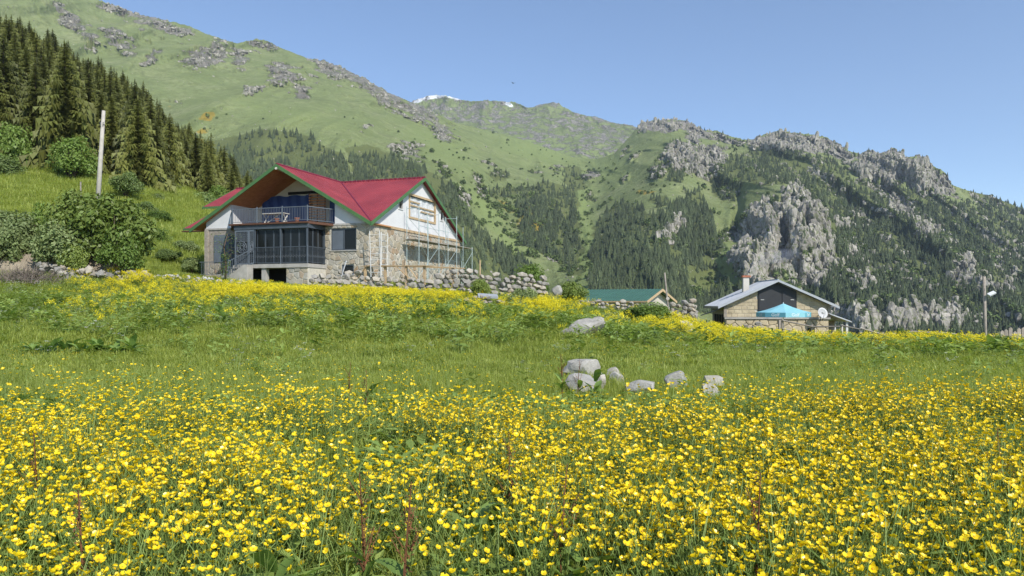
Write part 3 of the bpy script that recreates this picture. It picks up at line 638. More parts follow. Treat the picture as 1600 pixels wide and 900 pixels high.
def roof_sheet(mb, poly, zf, along, th=.06, rib=.24, rw=.075, rh=.04):
    """ribbed metal over a convex plan polygon; along = 'x' or 'y' is the direction the ribs run"""
    ar = sum(poly[i][0]*poly[(i+1) % len(poly)][1]-poly[(i+1) % len(poly)][0]*poly[i][1] for i in range(len(poly)))
    if ar < 0: poly = poly[::-1]
    n = len(mb.v); k = len(poly); mb.v += [(p[0], p[1], zf(*p)) for p in poly]+[(p[0], p[1], zf(*p)-th) for p in poly]
    mb.f.append(tuple(range(n, n+k))); mb.f.append(tuple(range(n+k, n+2*k))[::-1]); mb.m += [0, 0]
    for i in range(k):
        j = (i+1) % k; mb.f.append((n+i, n+k+i, n+k+j, n+j)); mb.m.append(0)
    ax = 1 if along == 'x' else 0; lo = min(p[ax] for p in poly); hi = max(p[ax] for p in poly); c = lo+rib/2
    e = (1, 0) if ax == 0 else (0, 1)
    while c < hi:
        w = rw
        q = clip(clip(poly, e[0], e[1], c+w/2), -e[0], -e[1], -(c-w/2))
        qt = clip(clip(poly, e[0], e[1], c+w/4), -e[0], -e[1], -(c-w/4))
        if len(q) >= 3 and len(qt) == len(q):
            n = len(mb.v); k = len(q); mb.v += [(p[0], p[1], zf(*p)+.002) for p in q]+[(p[0], p[1], zf(*p)+rh) for p in qt]
            mb.f.append(tuple(range(n+k, n+2*k))); mb.m.append(0)
            for i in range(k):
                j = (i+1) % k; mb.f.append((n+i, n+j, n+k+j, n+k+i)); mb.m.append(0)
        c += rib

# ------------------------------------------------------------------ the house on the terrace
HROT = math.atan2(-.318, .948); HO = Vector((-9.79, 50.44, 3.0))
def hloc(x, y, z):
    c, s = math.cos(HROT), math.sin(HROT); return Vector((HO.x+x*c-y*s, HO.y+x*s+y*c, HO.z+z))
house = empty('house', HO, HROT, 'two-storey stone and white house with red ribbed metal roof on the terrace', 'house')
EZ, RZ = 4.05, 8.40
zA = lambda x, y: RZ-(RZ-EZ)/7.55*abs(x+7.2); zB = lambda x, y: RZ-(RZ-EZ)/8.45*abs(y-8.1)
mb = MB()
roof_sheet(mb, [(-7.2,-.38),(.35,-.38),(.33,-.34),(-7.2,8.1)], zA, 'x')
roof_sheet(mb, [(-7.2,8.1),(.35,-.36),(.35,8.1)], zB, 'y')
roof_sheet(mb, [(-7.2,-.38),(-7.2,8.1),(-14.75,-.38)], zA, 'x')
roof_sheet(mb, [(-16.0,8.1),(.35,8.1),(.35,16.55),(-16.0,16.55)], zB, 'y')
roof_sheet(mb, [(-17.6,8.1),(-17.6,4.1),(-10.9,4.1),(-7.3,8.1)], zB, 'y')
zL = lambda x, y: 4.25+.5*(y-.9)
roof_sheet(mb, [(-16.6,.9),(-13.9,.9),(-11.2,5.0),(-16.6,5.0)], zL, 'y')
roof = mb.build('roof', M_RED, house)
def fascia(p, q, h=.27, w=.06, mat=M_GREENPAINT, name='fascia', parent=roof):
    p = Vector(p); q = Vector(q); mb = MB(); d = (q-p).normalized(); side = d.cross(Vector((0,0,1))).normalized()*w/2
    P = [p+side, p-side, q-side, q+side]; mb.v = [tuple(a) for a in P]+[tuple(a-Vector((0,0,h))) for a in P]
    mb.f = [(0,1,2,3),(7,6,5,4),(0,4,5,1),(1,5,6,2),(2,6,7,3),(3,7,4,0)]; mb.m = [0]*6; return mb.build(name, mat, parent)
u = .0
fascia((-7.2,-.42,RZ+.03), (-14.85,-.42,EZ-.03)); fascia((-7.2,-.42,RZ+.03), (.40,-.42,EZ+.0))
fascia((.40,8.1,RZ+.03), (.40,-.45,EZ-.01)); fascia((.40,8.1,RZ+.03), (.40,16.65,EZ-.03))
fascia((-17.6,4.06,zB(0,4.1)-.0), (-11.0,4.06,zB(0,4.1)-.0), .16, .05, M_GREENPAINT); fascia((-16.6,.86,4.25), (-14.8,.86,4.25), .14, .05)
fascia((-17.64,8.1,RZ+.02), (-17.64,4.08,zB(0,4.1)), .2); fascia((-16.64,5.0,zL(0,5.0)), (-16.64,.9,4.25), .16)
fascia((-16.6,.9,4.05), (-14.0,.9,4.05), .08, .4, M_BROWNWOOD, 'eave_board')
# ridge caps and the valley flashing
mb = MB(); mb.tube([(-7.2,-.40,RZ+.03), (-7.2,8.1,RZ+.03)], .085, 6); mb.build('ridge_cap', M_REDCAP, roof)
mb = MB()
for k in range(44): mb.box(-17.5+k*.41, -17.5+k*.41+.30, 7.98, 8.22, RZ-.02, RZ+.085)
mb.build('ridge_cap', M_REDCAP, roof)
mb = MB(); mb.tube([(-7.2,8.1,RZ+.03), (-3.4,3.83,zA(-3.4,0)+.045), (.35,-.36,EZ+.04)], .07, 6); mb.build('valley_flashing', M_REDCAP, roof)
# soffit boards under the front overhang
mb = MB()
for sgn in (-1, 1):
    for k in range(50):
        a = k*.148; xa, xb = -7.2+sgn*(a+.004), -7.2+sgn*(a+.142)
        y1 = 3.0
        n = len(mb.v); z0, z1 = zA(xa, 0)-.14, zA(xb, 0)-.14
        mb.v += [(xa,-.37,z0),(xb,-.37,z1),(xb,y1,z1),(xa,y1,z0),(xa,-.37,z0-.022),(xb,-.37,z1-.022),(xb,y1,z1-.022),(xa,y1,z0-.022)]
        mb.f += [tuple(n+i for i in q) for q in ((0,1,2,3),(4,5,6,7),(0,4,5,1),(2,6,7,3),(0,3,7,4),(1,5,6,2))]; mb.m += [0]*6
tag(mb.build('soffit', M_WOOD, house), 'varnished brown board soffit under the front gable')
mb = MB(); mb.tube([(-7.2,-.5,RZ-.30), (-7.2,.3,RZ-.34)], .09, 6); mb.build('ridge_beam', M_CREAM, house)

# walls
def gable_wall_y(mb, x0, x1, y0, y1, zb, m=0, n=8):
    """wall between two y planes whose top follows roof A"""
    xs = sorted(set([x0, x1]+([-7.2] if x0 < -7.2 < x1 else []))); pts = [(x0, zb), (x1, zb)]+[(x, zA(x, 0)-.13) for x in xs[::-1]]
    mb.prism(pts, 'y', y0, y1, m)
mb = MB(); gable_wall_y(mb, -13.7, -11.5, 0, .22, 4.0); mb.build('front_wall_panel', M_WHITE, house)
mb = MB(); gable_wall_y(mb, -2.7, 0, 0, .22, 4.0); mb.build('front_wall_panel', M_WHITE, house)
mb = MB(); gable_wall_y(mb, -13.6, -.3, 3.0, 3.2, 4.0); mb.build('balcony_back_wall', M_CREAM, house)
mb = MB(); mb.box(-11.7,-11.48,.22,3.0,4.0,zA(-11.5,0)-.15); mb.build('balcony_side_wall', M_WHITE, house)
mb = MB(); mb.box(-2.72,-2.5,.22,3.0,4.0,zA(-2.5,0)-.15); mb.build('balcony_side_wall', M_WHITE, house)
# right gable of white render with its band of pale timber, holes for three windows are framed on it
SW = [(6.18,10.73,5.16,6.77),(4.35,4.95,5.55,6.35),(11.85,12.35,5.45,6.25)]
def side_gable():
    mb = MB(); ys = [0, 4.35, 4.95, 6.18, 8.1, 10.73, 11.85, 12.35, 16.2]
    top = lambda y: zB(0, y)-.10
    for a, b_ in zip(ys[:-1], ys[1:]):
        win = [w for w in SW if w[0] <= a+1e-6 and w[1] >= b_-1e-6]
        spans = [(4.12, None)] if not win else [(4.12, win[0][2]), (win[0][3], None)]
        for lo, hi in spans:
            poly = [(a, lo), (b_, lo), (b_, hi if hi is not None else top(b_)), (a, hi if hi is not None else top(a))]
            mb.prism(poly, 'x', -.25, 0)
    return mb
side_gable().build('gable_wall', M_WHITE, house)
mb = MB(); mb.box(-.05,.07,-.05,16.25,3.92,4.10); mb.build('timber_band', M_PINE, house)
mb = MB(); mb.box(-13.75,.0,-.06,.0,3.93,4.06); mb.build('timber_band', M_CONC, house)
# core walls of the ground floor
mb = MB(); mb.box(-.4,-.02,.3,16.2,-.8,3.93); mb.build('side_wall', M_MORTAR, house)
mb = MB()
FW = [(-3.0,-1.0,2.2,3.72),(-2.15,-1.2,.5,1.2)]
for x0, x1, spans in ((-3.7,-3.0,[(-.8,3.93)]),(-3.0,-2.15,[(-.8,2.2),(3.72,3.93)]),(-2.15,-1.2,[(-.8,.5),(1.2,2.2),(3.72,3.93)]),(-1.2,-1.0,[(-.8,2.2),(3.72,3.93)]),(-1.0,-.02,[(-.8,3.93)])):
    for a, b_ in spans: mb.box(x0, x1, .0, .3, a, b_)
mb.build('front_wall', M_MORTAR, house)
mb = MB(); mb.box(-13.7,-9.3,.0,.3,-.8,3.93); mb.build('front_wall', M_OLDWOOD, house)  # wood colour chosen darker to paint in the shadow on this wall
mb = MB(); mb.box(-13.7,-13.4,.3,16.2,-.8,4.0); mb.box(-16.2,-13.7,4.6,4.9,-.5,6.0); mb.box(-16.2,-16.0,4.9,16,-.5,5.4); mb.build('rear_wall', M_WHITE, house)
mb = MB(); mb.box(-13.4,-.45,.32,16,3.70,3.88); mb.build('floor_slab', M_CONC, house)
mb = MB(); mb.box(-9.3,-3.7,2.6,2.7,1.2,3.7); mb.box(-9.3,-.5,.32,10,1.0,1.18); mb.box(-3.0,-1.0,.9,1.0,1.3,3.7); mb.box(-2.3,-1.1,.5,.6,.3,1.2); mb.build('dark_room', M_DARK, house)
rnd = random.Random(21)
cells = [(p, avoid(poly, p, FW)) for p, poly in voronoi(-3.7, .0, .2, 3.92, .42, rnd)]
stones_on(house, lambda a, b_, o_: (a, -o_, b_), [c for c in cells if c[1]], 'stone', M_FLAG, .022, .04, rnd)
cells = voronoi(0, 16.2, .0, 3.90, .54, rnd)
stones_on(house, lambda a, b_, o_: (-.02+o_, a, b_), cells, 'stone', M_FLAG, .036, .04, rnd)
cells = voronoi(-13.5, -9.4, .2, 1.4, .42, rnd)
stones_on(house, lambda a, b_, o_: (a, -o_, b_), cells, 'stone', M_FLAG, .022, .04, rnd)
# windows
def window_y(x0, x1, z0, z1, y, nsash, fm, first=None):
    mb = MB(); w = .07
    mb.box(x0, x1, y, y+.12, z1-w, z1); mb.box(x0, x1, y, y+.12, z0, z0+w); mb.box(x0, x0+w, y, y+.12, z0+w, z1-w); mb.box(x1-w, x1, y, y+.12, z0+w, z1-w)
    for k in range(1, nsash): xm = x0+(x1-x0)*k/nsash; mb.box(xm-.04, xm+.04, y+.01, y+.11, z0+w, z1-w)
    win = mb.build('window', fm, house)
    for k in range(nsash):
        a = x0+(x1-x0)*k/nsash+.06; b_ = x0+(x1-x0)*(k+1)/nsash-.06
        g = MB(); g.box(a, b_, y+.05, y+.065, z0+w, z1-w); g.build('pane', M_PANEL if (k == 0 and first) else M_GLASS, win)
    s = MB(); s.box(x0-.08, x1+.08, y-.12, y+.02, z0-.07, z0-.002); s.build('sill', M_CONC, win)
window_y(-3.0, -1.0, 2.2, 3.72, .03, 2, M_STEEL, True); window_y(-2.15, -1.2, .5, 1.2, .03, 1, M_PANEL)
def window_x(y0, y1, z0, z1, fm, w=.12):
    mb = MB(); mb.box(-.12,.06,y0-w,y1+w,z1,z1+w); mb.box(-.12,.06,y0-w,y1+w,z0-w,z0); mb.box(-.12,.06,y0-w,y0,z0,z1); mb.box(-.12,.06,y1,y1+w,z0,z1); return mb.build('window', fm, house)
w = window_x(*SW[0], M_PINE, .16)
mb = MB(); nn = 14
for i in range(nn+1):
    for j in range(2):
        yy = 6.18+4.55*i/nn; mb.v.append((-.10+.04*math.sin(i*1.9+j), yy, 5.16 if j == 0 else 6.77-.06*abs(math.sin(i*.7))))
mb.f = [(2*i, 2*i+2, 2*i+3, 2*i+1) for i in range(nn)]; mb.m = [0]*nn; tag(mb.build('plastic_sheet', M_FILM, w), 'crumpled white plastic sheet over the window opening')
for zz, a, b_ in ((6.05,6.25,10.7),(5.75,8.2,10.7),(6.35,6.25,8.0)):
    mb = MB(); mb.box(-.04,.0,a,b_,zz-.05,zz+.05); mb.build('batten', M_PINE, w)
for q in SW[1:]:
    w = window_x(*q, M_WHITE, .06); mb = MB(); mb.box(-.16,-.13,q[0],q[1],q[2],q[3]); mb.build('pane', M_GLASS, w)

# balcony slab, railing, tarpaulin, lattice
mb = MB(); mb.prism([(-9.6,-2.15),(-3.45,-2.15),(-2.75,-.0),(-2.75,3.0),(-11.5,3.0),(-11.5,0)], 'z', 3.90, 4.06); mb.build('balcony_floor', M_BROWNWOOD, house)
mb = MB(); mb.box(-9.75,-3.35,-2.32,-2.15,3.93,4.03); tag(mb.build('balcony_edge', M_BROWNWOOD, house))
def railing(path, z0, h, step, parent, mat, ornament=False):
    mb = MB()
    for (a, b_) in zip(path[:-1], path[1:]):
        a = Vector((*a, 0)); b_ = Vector((*b_, 0)); L = (b_-a).length; d = (b_-a)/L
        mb.bar(a+Vector((0,0,z0+h)), b_+Vector((0,0,z0+h)), .05, .05); mb.bar(a+Vector((0,0,z0+.10)), b_+Vector((0,0,z0+.10)), .035, .035)
        n = max(2, round(L/step))
        for i in range(1, n):
            p = a+d*L*i/n
            if not ornament: mb.bar(p+Vector((0,0,z0+.1)), p+Vector((0,0,z0+h)), .018)
            else:
                mb.bar(p+Vector((0,0,z0+.1)), p+Vector((0,0,z0+h)), .018)
                if i % 2: mb.tube([p+Vector((0,0,z0+.42)), p+d*.07+Vector((0,0,z0+.52)), p+Vector((0,0,z0+.62)), p-d*.07+Vector((0,0,z0+.52)), p+Vector((0,0,z0+.42))], .012, 4)
    return mb.build('railing', mat, parent)
def posts(pts, z0, z1, w, mat, parent):
    for (x, y) in pts: mb = MB(); mb.box(x-w/2, x+w/2, y-w/2, y+w/2, z0, z1); mb.build('post', mat, parent)
r_ = railing([(-11.45,-.02),(-9.6,-2.1),(-3.5,-2.1),(-2.78,-.02)], 4.06, 1.0, .13, house, M_PANEL)
posts([(-9.6,-2.1),(-7.55,-2.1),(-5.5,-2.1),(-3.5,-2.1)], 4.06, 5.16, .06, M_PANEL, r_)
mb = MB(); nx_, nz_ = 26, 10
for j in range(nz_+1):
    for i in range(nx_+1):
        fx = i/nx_; fz = j/nz_; sag = .10*math.sin(fx*math.pi*3)**2*fz
        mb.v.append((-10.9+4.4*fx, 2.80+.05*math.sin(i*1.3+j*.35)+.03*math.sin(j*1.1+i*.2), 4.25+2.45*fz-sag))
mb.f = [(j*(nx_+1)+i, j*(nx_+1)+i+1, (j+1)*(nx_+1)+i+1, (j+1)*(nx_+1)+i) for j in range(nz_) for i in range(nx_)]; mb.m = [0]*len(mb.f)
tarp = mb.build('tarpaulin', M_TARP, None, True); tarp.location = HO; tarp.rotation_euler = (0,0,HROT); tag(tarp, 'dark blue tarpaulin hung across the back of the upper balcony', 'tarpaulin')
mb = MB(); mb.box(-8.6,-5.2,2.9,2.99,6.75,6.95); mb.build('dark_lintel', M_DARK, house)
mb = MB(); mb.box(-4.95,-4.35,2.88,2.99,4.08,6.3); mb.build('dark_gap_panel', M_TARP, house)  # panel whose dark blue colour stands in for the dark gap beside the lattice
lat = empty('lattice_screen', hloc(-6.4,2.5,4.06), HROT, 'brown slatted wooden lattice screen on the upper balcony', 'lattice screen')
for xx in (0, .65, 1.3): mb = MB(); mb.box(xx-.04,xx+.04,-.03,.03,0,2.65); mb.build('upright', M_BROWNWOOD, lat)
for k in range(12): mb = MB(); mb.box(-.06,1.4,-.055,-.031,.15+k*.21,.15+k*.21+.10); mb.build('slat', M_WOOD, lat)
tb = empty('trestle_table', hloc(-6.9,-.9,4.06), HROT, 'pale trestle table standing behind the balcony railing', 'table')
mb = MB(); mb.box(-.9,.9,-.35,.35,.72,.77); mb.build('tabletop', M_CREAM, tb)
for sx in (-1, 1):
    for q in (-1, 1): mb = MB(); mb.bar((sx*.8, q*.28, 0), (sx*.8, -q*.28, .72), .06, .05); mb.build('leg', M_CREAM, tb)
mb = MB(); mb.bar((-.75,0,.1), (.3,0,.7), .06, .05); mb.build('brace', M_CREAM, tb)
mb = MB(); mb.bar((-.2,.02,.7), (.8,.02,.15), .06, .05); mb.build('brace', M_CREAM, tb)
M_TERRA = simple('terracotta', (.42,.16,.09), (.32,.12,.07), .8, 6)
for k, (x_, lb) in enumerate(((-6.2,'round terracotta pot beside the trestle table on the balcony'),(-4.6,'squat terracotta pot below the lattice screen on the balcony'))):
    mb = MB(); mb.tube([(0,0,0),(0,0,.05),(0,0,.26),(0,0,.30),(0,0,.30),(0,0,.22)], [.11,.13,.19,.21,.17,.15], 12); o_ = mb.build('flower_pot', M_TERRA, None, True); o_.location = hloc(x_, -1.7, 4.06); tag(o_, lb, 'pot')

# ground-floor veranda: slab, columns, glazing, railing, ornamental gate panels, steps
ver = mb = MB(); mb.box(-9.45,-3.35,-2.3,.0,.94,1.2); slab = mb.build('veranda_floor', M_CONC, house)
cells = [(p, q) for p, q in voronoi(-5.1, -3.4, -.2, .92, .40, rnd)]
mb = MB(); mb.box(-5.1,-3.4,-2.2,-.02,-.6,.938); mb.build('veranda_base', M_MORTAR, house)
stones_on(house, lambda a, b_, o_: (a, -2.2-o_, b_), cells, 'stone', M_FLAG, .02, .04, rnd)
mb = MB(); mb.box(-7.1,-6.75,-2.2,-1.85,-.6,.938); mb.build('column', M_CONC, house)
mb = MB(); mb.box(-9.4,-9.15,-2.2,-1.85,-.6,.938); mb.build('column', M_CONC, house)
mb = MB(); mb.box(-9.3,-5.1,-.3,-.2,-.6,.93); mb.build('basement_dark_sheet', M_DARK, house)  # near-black sheet, its colour stands in for the shade inside the basement openings
for x_, y_ in ((-7.7,-2.12),(-5.6,-2.12),(-3.5,-2.12),(-3.5,-.06)): mb = MB(); mb.box(x_-.05,x_+.05,y_-.05,y_+.05,1.2,3.9); mb.build('post', M_STEEL, house)
mb = MB(); mb.box(-9.4,-3.4,-2.2,-2.06,3.62,3.895); mb.box(-3.57,-3.43,-2.06,0,3.62,3.895); mb.build('veranda_beam', M_STEEL, house)
for k in range(6):
    x0 = -7.62+k*.68
    mb = MB(); mb.box(x0, x0+.04, -1.98, -1.94, 1.25, 3.62); mb.box(x0+.62, x0+.66, -1.98, -1.94, 1.25, 3.62); mb.box(x0+.04, x0+.62, -1.98, -1.94, 1.25, 1.31); mb.box(x0+.04, x0+.62, -1.98, -1.94, 3.56, 3.62)
    f_ = mb.build('glass_door', M_STEEL, house); g = MB(); g.box(x0+.04, x0+.62, -1.965, -1.955, 1.31, 3.56); g.build('pane', M_GLASS, f_)
for k in range(3):
    y0 = -1.95+k*.63
    mb = MB(); mb.box(-3.62,-3.58,y0,y0+.04,1.25,3.62); mb.box(-3.62,-3.58,y0+.56,y0+.60,1.25,3.62)
    f_ = mb.build('glass_door', M_STEEL, house); g = MB(); g.box(-3.605,-3.595,y0+.04,y0+.56,1.27,3.6); g.build('pane', M_GLASS, f_)
r_ = railing([(-7.7,-2.2),(-3.42,-2.2),(-3.42,-.05)], 1.2, 1.15, .11, house, M_STEEL, True)
posts([(-5.55,-2.2),(-3.42,-2.2)], 1.2, 2.45, .05, M_PANEL, r_)
def gate(x0, x1, y, yaw=0):
    g = empty('gate_panel', (0,0,0)); g.parent = house; g.location = (x0, y, 1.2); g.rotation_euler = (0,0,yaw)
    W = x1-x0; mb = MB(); mb.box(0,.09,-.03,.03,0,2.4); mb.box(W-.09,W,-.03,.03,0,2.4); mb.box(.09,W-.09,-.03,.03,0,.12); mb.box(.09,W-.09,-.03,.03,2.28,2.4); mb.build('gate_frame', M_PANEL, g)
    mb = MB(); cx, cz = W/2, 1.2
    for rr in (.14, .26, .40): mb.tube([(cx+rr*min(1, W/1.1)*math.cos(t_*.5236), 0, cz+rr*math.sin(t_*.5236)) for t_ in range(13)], .02, 4)
    for t_ in range(12): mb.bar((cx+.14*math.cos(t_*.5236)*min(1, W/1.1), 0, cz+.14*math.sin(t_*.5236)), (cx+.40*math.cos(t_*.5236)*min(1, W/1.1), 0, cz+.40*math.sin(t_*.5236)), .02)
    n = max(3, round(W/.15))
    for i in range(n):
        for j in range(15):
            zz = .2+j*.145; xx = .12+(W-.24)*(i+.5)/n
            if abs(zz-cz) > .42 or abs(xx-cx) > .42:
                r0 = .055; mb.tube([(xx+r0*math.cos(q*1.047), 0, zz+r0*math.sin(q*1.047)) for q in range(7)], .014, 3)
    for i in range(n+1): xx = .09+(W-.18)*i/n; mb.bar((xx,0,.1), (xx,0,2.3), .012)
    tag(mb.build('scrollwork', M_PANEL, g), 'pierced steel scrollwork with a round rosette')
    mb = MB(); mb.box(.05,W-.05,.05,.06,.05,2.35); mb.build('backing_pane', M_GLASS, g)
    return g
gate(-9.35,-8.2,-2.14); gate(-8.2,-7.7,-2.14)
# steps down to the left, with their railing
for k in range(6): mb = MB(); mb.box(-9.4-.30*(k+1), -9.4-.30*k, -2.2, -1.1, -.6, 1.02-.19*k); mb.build('step', M_CONC, house)
mb = MB(); a = Vector((-7.7,-2.3,2.3)); b_ = Vector((-9.4,-2.75,1.4))
mb.bar(a, b_, .05); mb.bar(a-Vector((0,0,1.0)), b_-Vector((0,0,1.0)), .05)
for i in range(13): p = a+(b_-a)*i/12; mb.bar(p, p-Vector((0,0,1.0)), .02)
mb.bar(b_+Vector((0,0,.15)), b_-Vector((0,0,1.8)), .08); mb.build('stair_railing', M_PANEL, house)
mb = MB()
for k in range(6): mb.box(-9.6-.0, -7.9-.28*k*.0, -3.0+.0, -2.32, -.6, -.4)
mb.prism([(-9.7,-.6),(-7.7,-.6),(-7.7,1.15),(-8.0,1.15),(-9.7,.15)], 'y', -2.95, -2.33); mb.build('stair_flight', M_CONC, house)
# left end of the front: post, grey panel, timber jamb
mb = MB(); mb.box(-13.75,-13.45,-.12,.0,-.4,3.93); mb.build('corner_post', M_OLDWOOD, house)
mb = MB(); mb.box(-12.9,-11.5,-.09,-.01,1.6,3.55); mb.build('shutter_panel', M_PANEL, house)
mb = MB(); mb.box(-10.0,-9.6,-.12,-.01,1.2,3.4); mb.build('door', M_BROWNWOOD, house)
mb = MB(); mb.box(-11.35,-10.1,-.08,-.01,1.2,3.5); mb.build('door', M_STEEL, house)
railing([(-13.2,-1.2),(-11.2,-1.2)], .5, 1.0, .14, house, M_PANEL)
# ------------------------------------------------------------------ stones
STONES = [rock_mesh('wall_stone', 1, 40+k, .55, .10) for k in range(10)]
M_PALESTONE = stone_mat('pale_rubble', [(.0, (.42,.41,.385)), (.5, (.52,.50,.46)), (1, (.58,.56,.52))])
PALE = [rock_mesh('rubble_stone', 1, 70+k, .35, .14, M_PALESTONE) for k in range(6)]
def put_stone(parent, p, sx, sy, sz, rnd, lib, yaw=None, name='stone', tilt=.15):
    o = bpy.data.objects.new(name, rnd.choice(lib)); COL.objects.link(o); o.parent = parent; o.location = p; o.scale = (sx, sy, sz)
    o.rotation_euler = (rnd.gauss(0, tilt), rnd.gauss(0, tilt), (yaw if yaw is not None else 0)+rnd.gauss(0, .2)); return o
def drystone(name, label, path, top, size, lib=None, seed=1, cat='stone wall', ragged=.25, depth=.6):
    """path: world (x,y); top(f): height of the wall top in world z along it"""
    rnd = random.Random(seed); lib = lib or STONES; P = [Vector((*p, 0)) for p in path]; seg = [(b-a).length for a, b in zip(P[:-1], P[1:])]; L = sum(seg)
    root = empty(name, (path[0][0], path[0][1], gz(*path[0])), 0, label, cat); root['kind'] = 'thing'
    def pt(s):
        for a, b, l in zip(P[:-1], P[1:], seg):
            if s <= l: return a+(b-a)*(s/l), math.atan2((b-a).y, (b-a).x)
            s -= l
        return P[-1], math.atan2((P[-1]-P[-2]).y, (P[-1]-P[-2]).x)
    row = 0
    while True:
        s = rnd.uniform(-size*.5, 0); any_ = False; dz = size*.66*row
        while s < L:
            w = size*rnd.choice((.7, .85, 1.0, 1.2, 1.6)); h = size*rnd.uniform(.62, .95); c, yaw = pt(min(max(s+w/2, 0), L)); g = gz(c.x, c.y)-.15
            z = g+dz+h*.4
            if z < top(min(max((s+w/2)/L, 0), 1))+rnd.uniform(-ragged, ragged*.5):
                any_ = True; nrm = Vector((-math.sin(yaw), math.cos(yaw), 0))
                p = c+nrm*rnd.uniform(-.10, .10)+Vector((0, 0, z))-root.location
                put_stone(root, p, w*1.08, depth*rnd.uniform(.8, 1.2), h*1.12, rnd, lib, yaw, tilt=.07)
            s += w*.98
        row += 1
        if not any_ or row > 14: break
    return root
def uxy(u, D): return ((u-800)/F*D, D)
def zpx(v, D): return EYE+(HOR-v)/F*D
def top_of(pts): 
    p = pts; return lambda f: float(np.interp(f, [q[0] for q in p], [q[1] for q in p]))
drystone('drystone_wall', 'long drystone retaining wall below the red-roofed house', [uxy(487,47.0), uxy(600,47.2), uxy(700,47.5), uxy(780,48.5), uxy(850,50)],
         top_of([(0,zpx(424,47)),(.12,zpx(421,47)),(.25,zpx(431,47)),(.45,zpx(432,47)),(.55,zpx(426,47.4)),(.62,zpx(421,47.5)),(.78,zpx(430,48)),(.9,zpx(430,49)),(1,zpx(432,50))]), .46, seed=3)
drystone('drystone_wall', 'low heap of drystone wall with a grey slab on top, on the bank', [uxy(712,41), uxy(745,40.6), uxy(788,41)], top_of([(0,zpx(474,41)),(.3,zpx(459,41)),(.7,zpx(460,41)),(1,zpx(468,41))]), .34, seed=5)
drystone('drystone_wall', 'small-stoned drystone wall in front of the green-roofed shed', [uxy(900,44.5), uxy(950,44), uxy(1005,43.5)], top_of([(0,zpx(470,44)),(.5,zpx(472,44)),(1,zpx(472,44))]), .30, seed=6)
drystone('drystone_wall', 'tall broken end of drystone wall beside the green-roofed shed', [uxy(1000,43), uxy(1040,42.6), uxy(1079,42.4), uxy(1083,45)], top_of([(0,zpx(477,43)),(.2,zpx(469,43)),(.6,zpx(466,43)),(.78,zpx(474,43)),(1,zpx(485,43))]), .40, seed=7)
drystone('drystone_wall', 'ruined drystone wall below the turquoise parasol', [uxy(1150,41), uxy(1185,40.5), uxy(1222,40.5)], top_of([(0,zpx(512,41)),(.3,zpx(504,41)),(.7,zpx(506,41)),(1,zpx(516,41))]), .42, seed=8)
mb = MB(); mb.box(-.55,.55,-.4,.4,0,.12); sl = mb.build('stone_slab', simple('slate_grey', (.36,.38,.41), (.28,.30,.32), .8, 3), None); x_, y_ = uxy(762,40.9); sl.location = (x_, y_, zpx(464,41)); sl.rotation_euler = (.18,.05,.1); tag(sl, 'flat blue-grey slab lying on the stone heap on the bank', 'slab', kind='thing')
# rubble along the foot of the house and the bank under the big shrubs
def rubble(name, label, n, lib, f, seed, cat='rubble'):
    rnd = random.Random(seed); pts = [f(rnd) for _ in range(n)]; c = pts[0]; root = empty(name, (c[0], c[1], gz(c[0], c[1])), 0, label, cat)
    for (x, y, dz, s) in pts:
        z = gz(x, y)+dz; put_stone(root, Vector((x, y, z))-root.location, s*rnd.uniform(.8,1.4), s*rnd.uniform(.8,1.2), s*rnd.uniform(.6,.9), rnd, lib, rnd.uniform(0,6), tilt=.5)
    return root
def f_(rnd):
    t_ = rnd.random(); u = 228+215*t_; D = 47.6+rnd.gauss(0,.35)-1.0*t_; x, y = uxy(u, D); return (x, y, rnd.random()*.45*(1-abs(2*t_-1)**4), rnd.uniform(.18,.42))
rubble('rubble_bank', 'pale rubble bank running along the foot of the house', 170, PALE, f_, 12)
def f_(rnd):
    t_ = rnd.random(); u = 60+180*t_; D = 45.6+rnd.gauss(0,.4); x, y = uxy(u, D); return (x, y, rnd.random()*.9*(1-t_*.4), rnd.uniform(.25,.7))
rubble('rubble_bank', 'stony earth bank beneath the big green shrubs', 90, STONES, f_, 13)
def f_(rnd):
    u = rnd.uniform(500,700); D = 46.2+rnd.gauss(0,.3); x, y = uxy(u, D); return (x, y, rnd.random()*.25, rnd.uniform(.2,.5))
rubble('rubble_bank', 'loose stones spilled below the long drystone wall', 70, STONES, f_, 14)
# the worn brown earth bank behind them
M_EARTH = simple('bare_earth', (.33,.28,.21), (.22,.18,.13), .95, 1.4, bscale=5, bstr=.9, bdist=.15)
us = np.linspace(-40, 235, 70); ts = np.linspace(0, 1, 16); EU, ET = np.meshgrid(us, ts); ED = 45.7+2.8*ET; EX = (EU-800)/F*ED
EZg = ground_z(EX.ravel(), ED.ravel()).reshape(EX.shape)+1.25*sstep(0,.55,ET)*sstep(235,190,EU)*(1+.5*fbm(EX*.7, ED*.7, 0*EX, 3))-.12-.6*sstep(.8,1,ET)
me = grid_mesh('earth_bank', np.stack([EX, ED, EZg], -1).reshape(-1, 3), len(ts), len(us)); tag(link('earth_bank', me, M_EARTH), kind='structure')

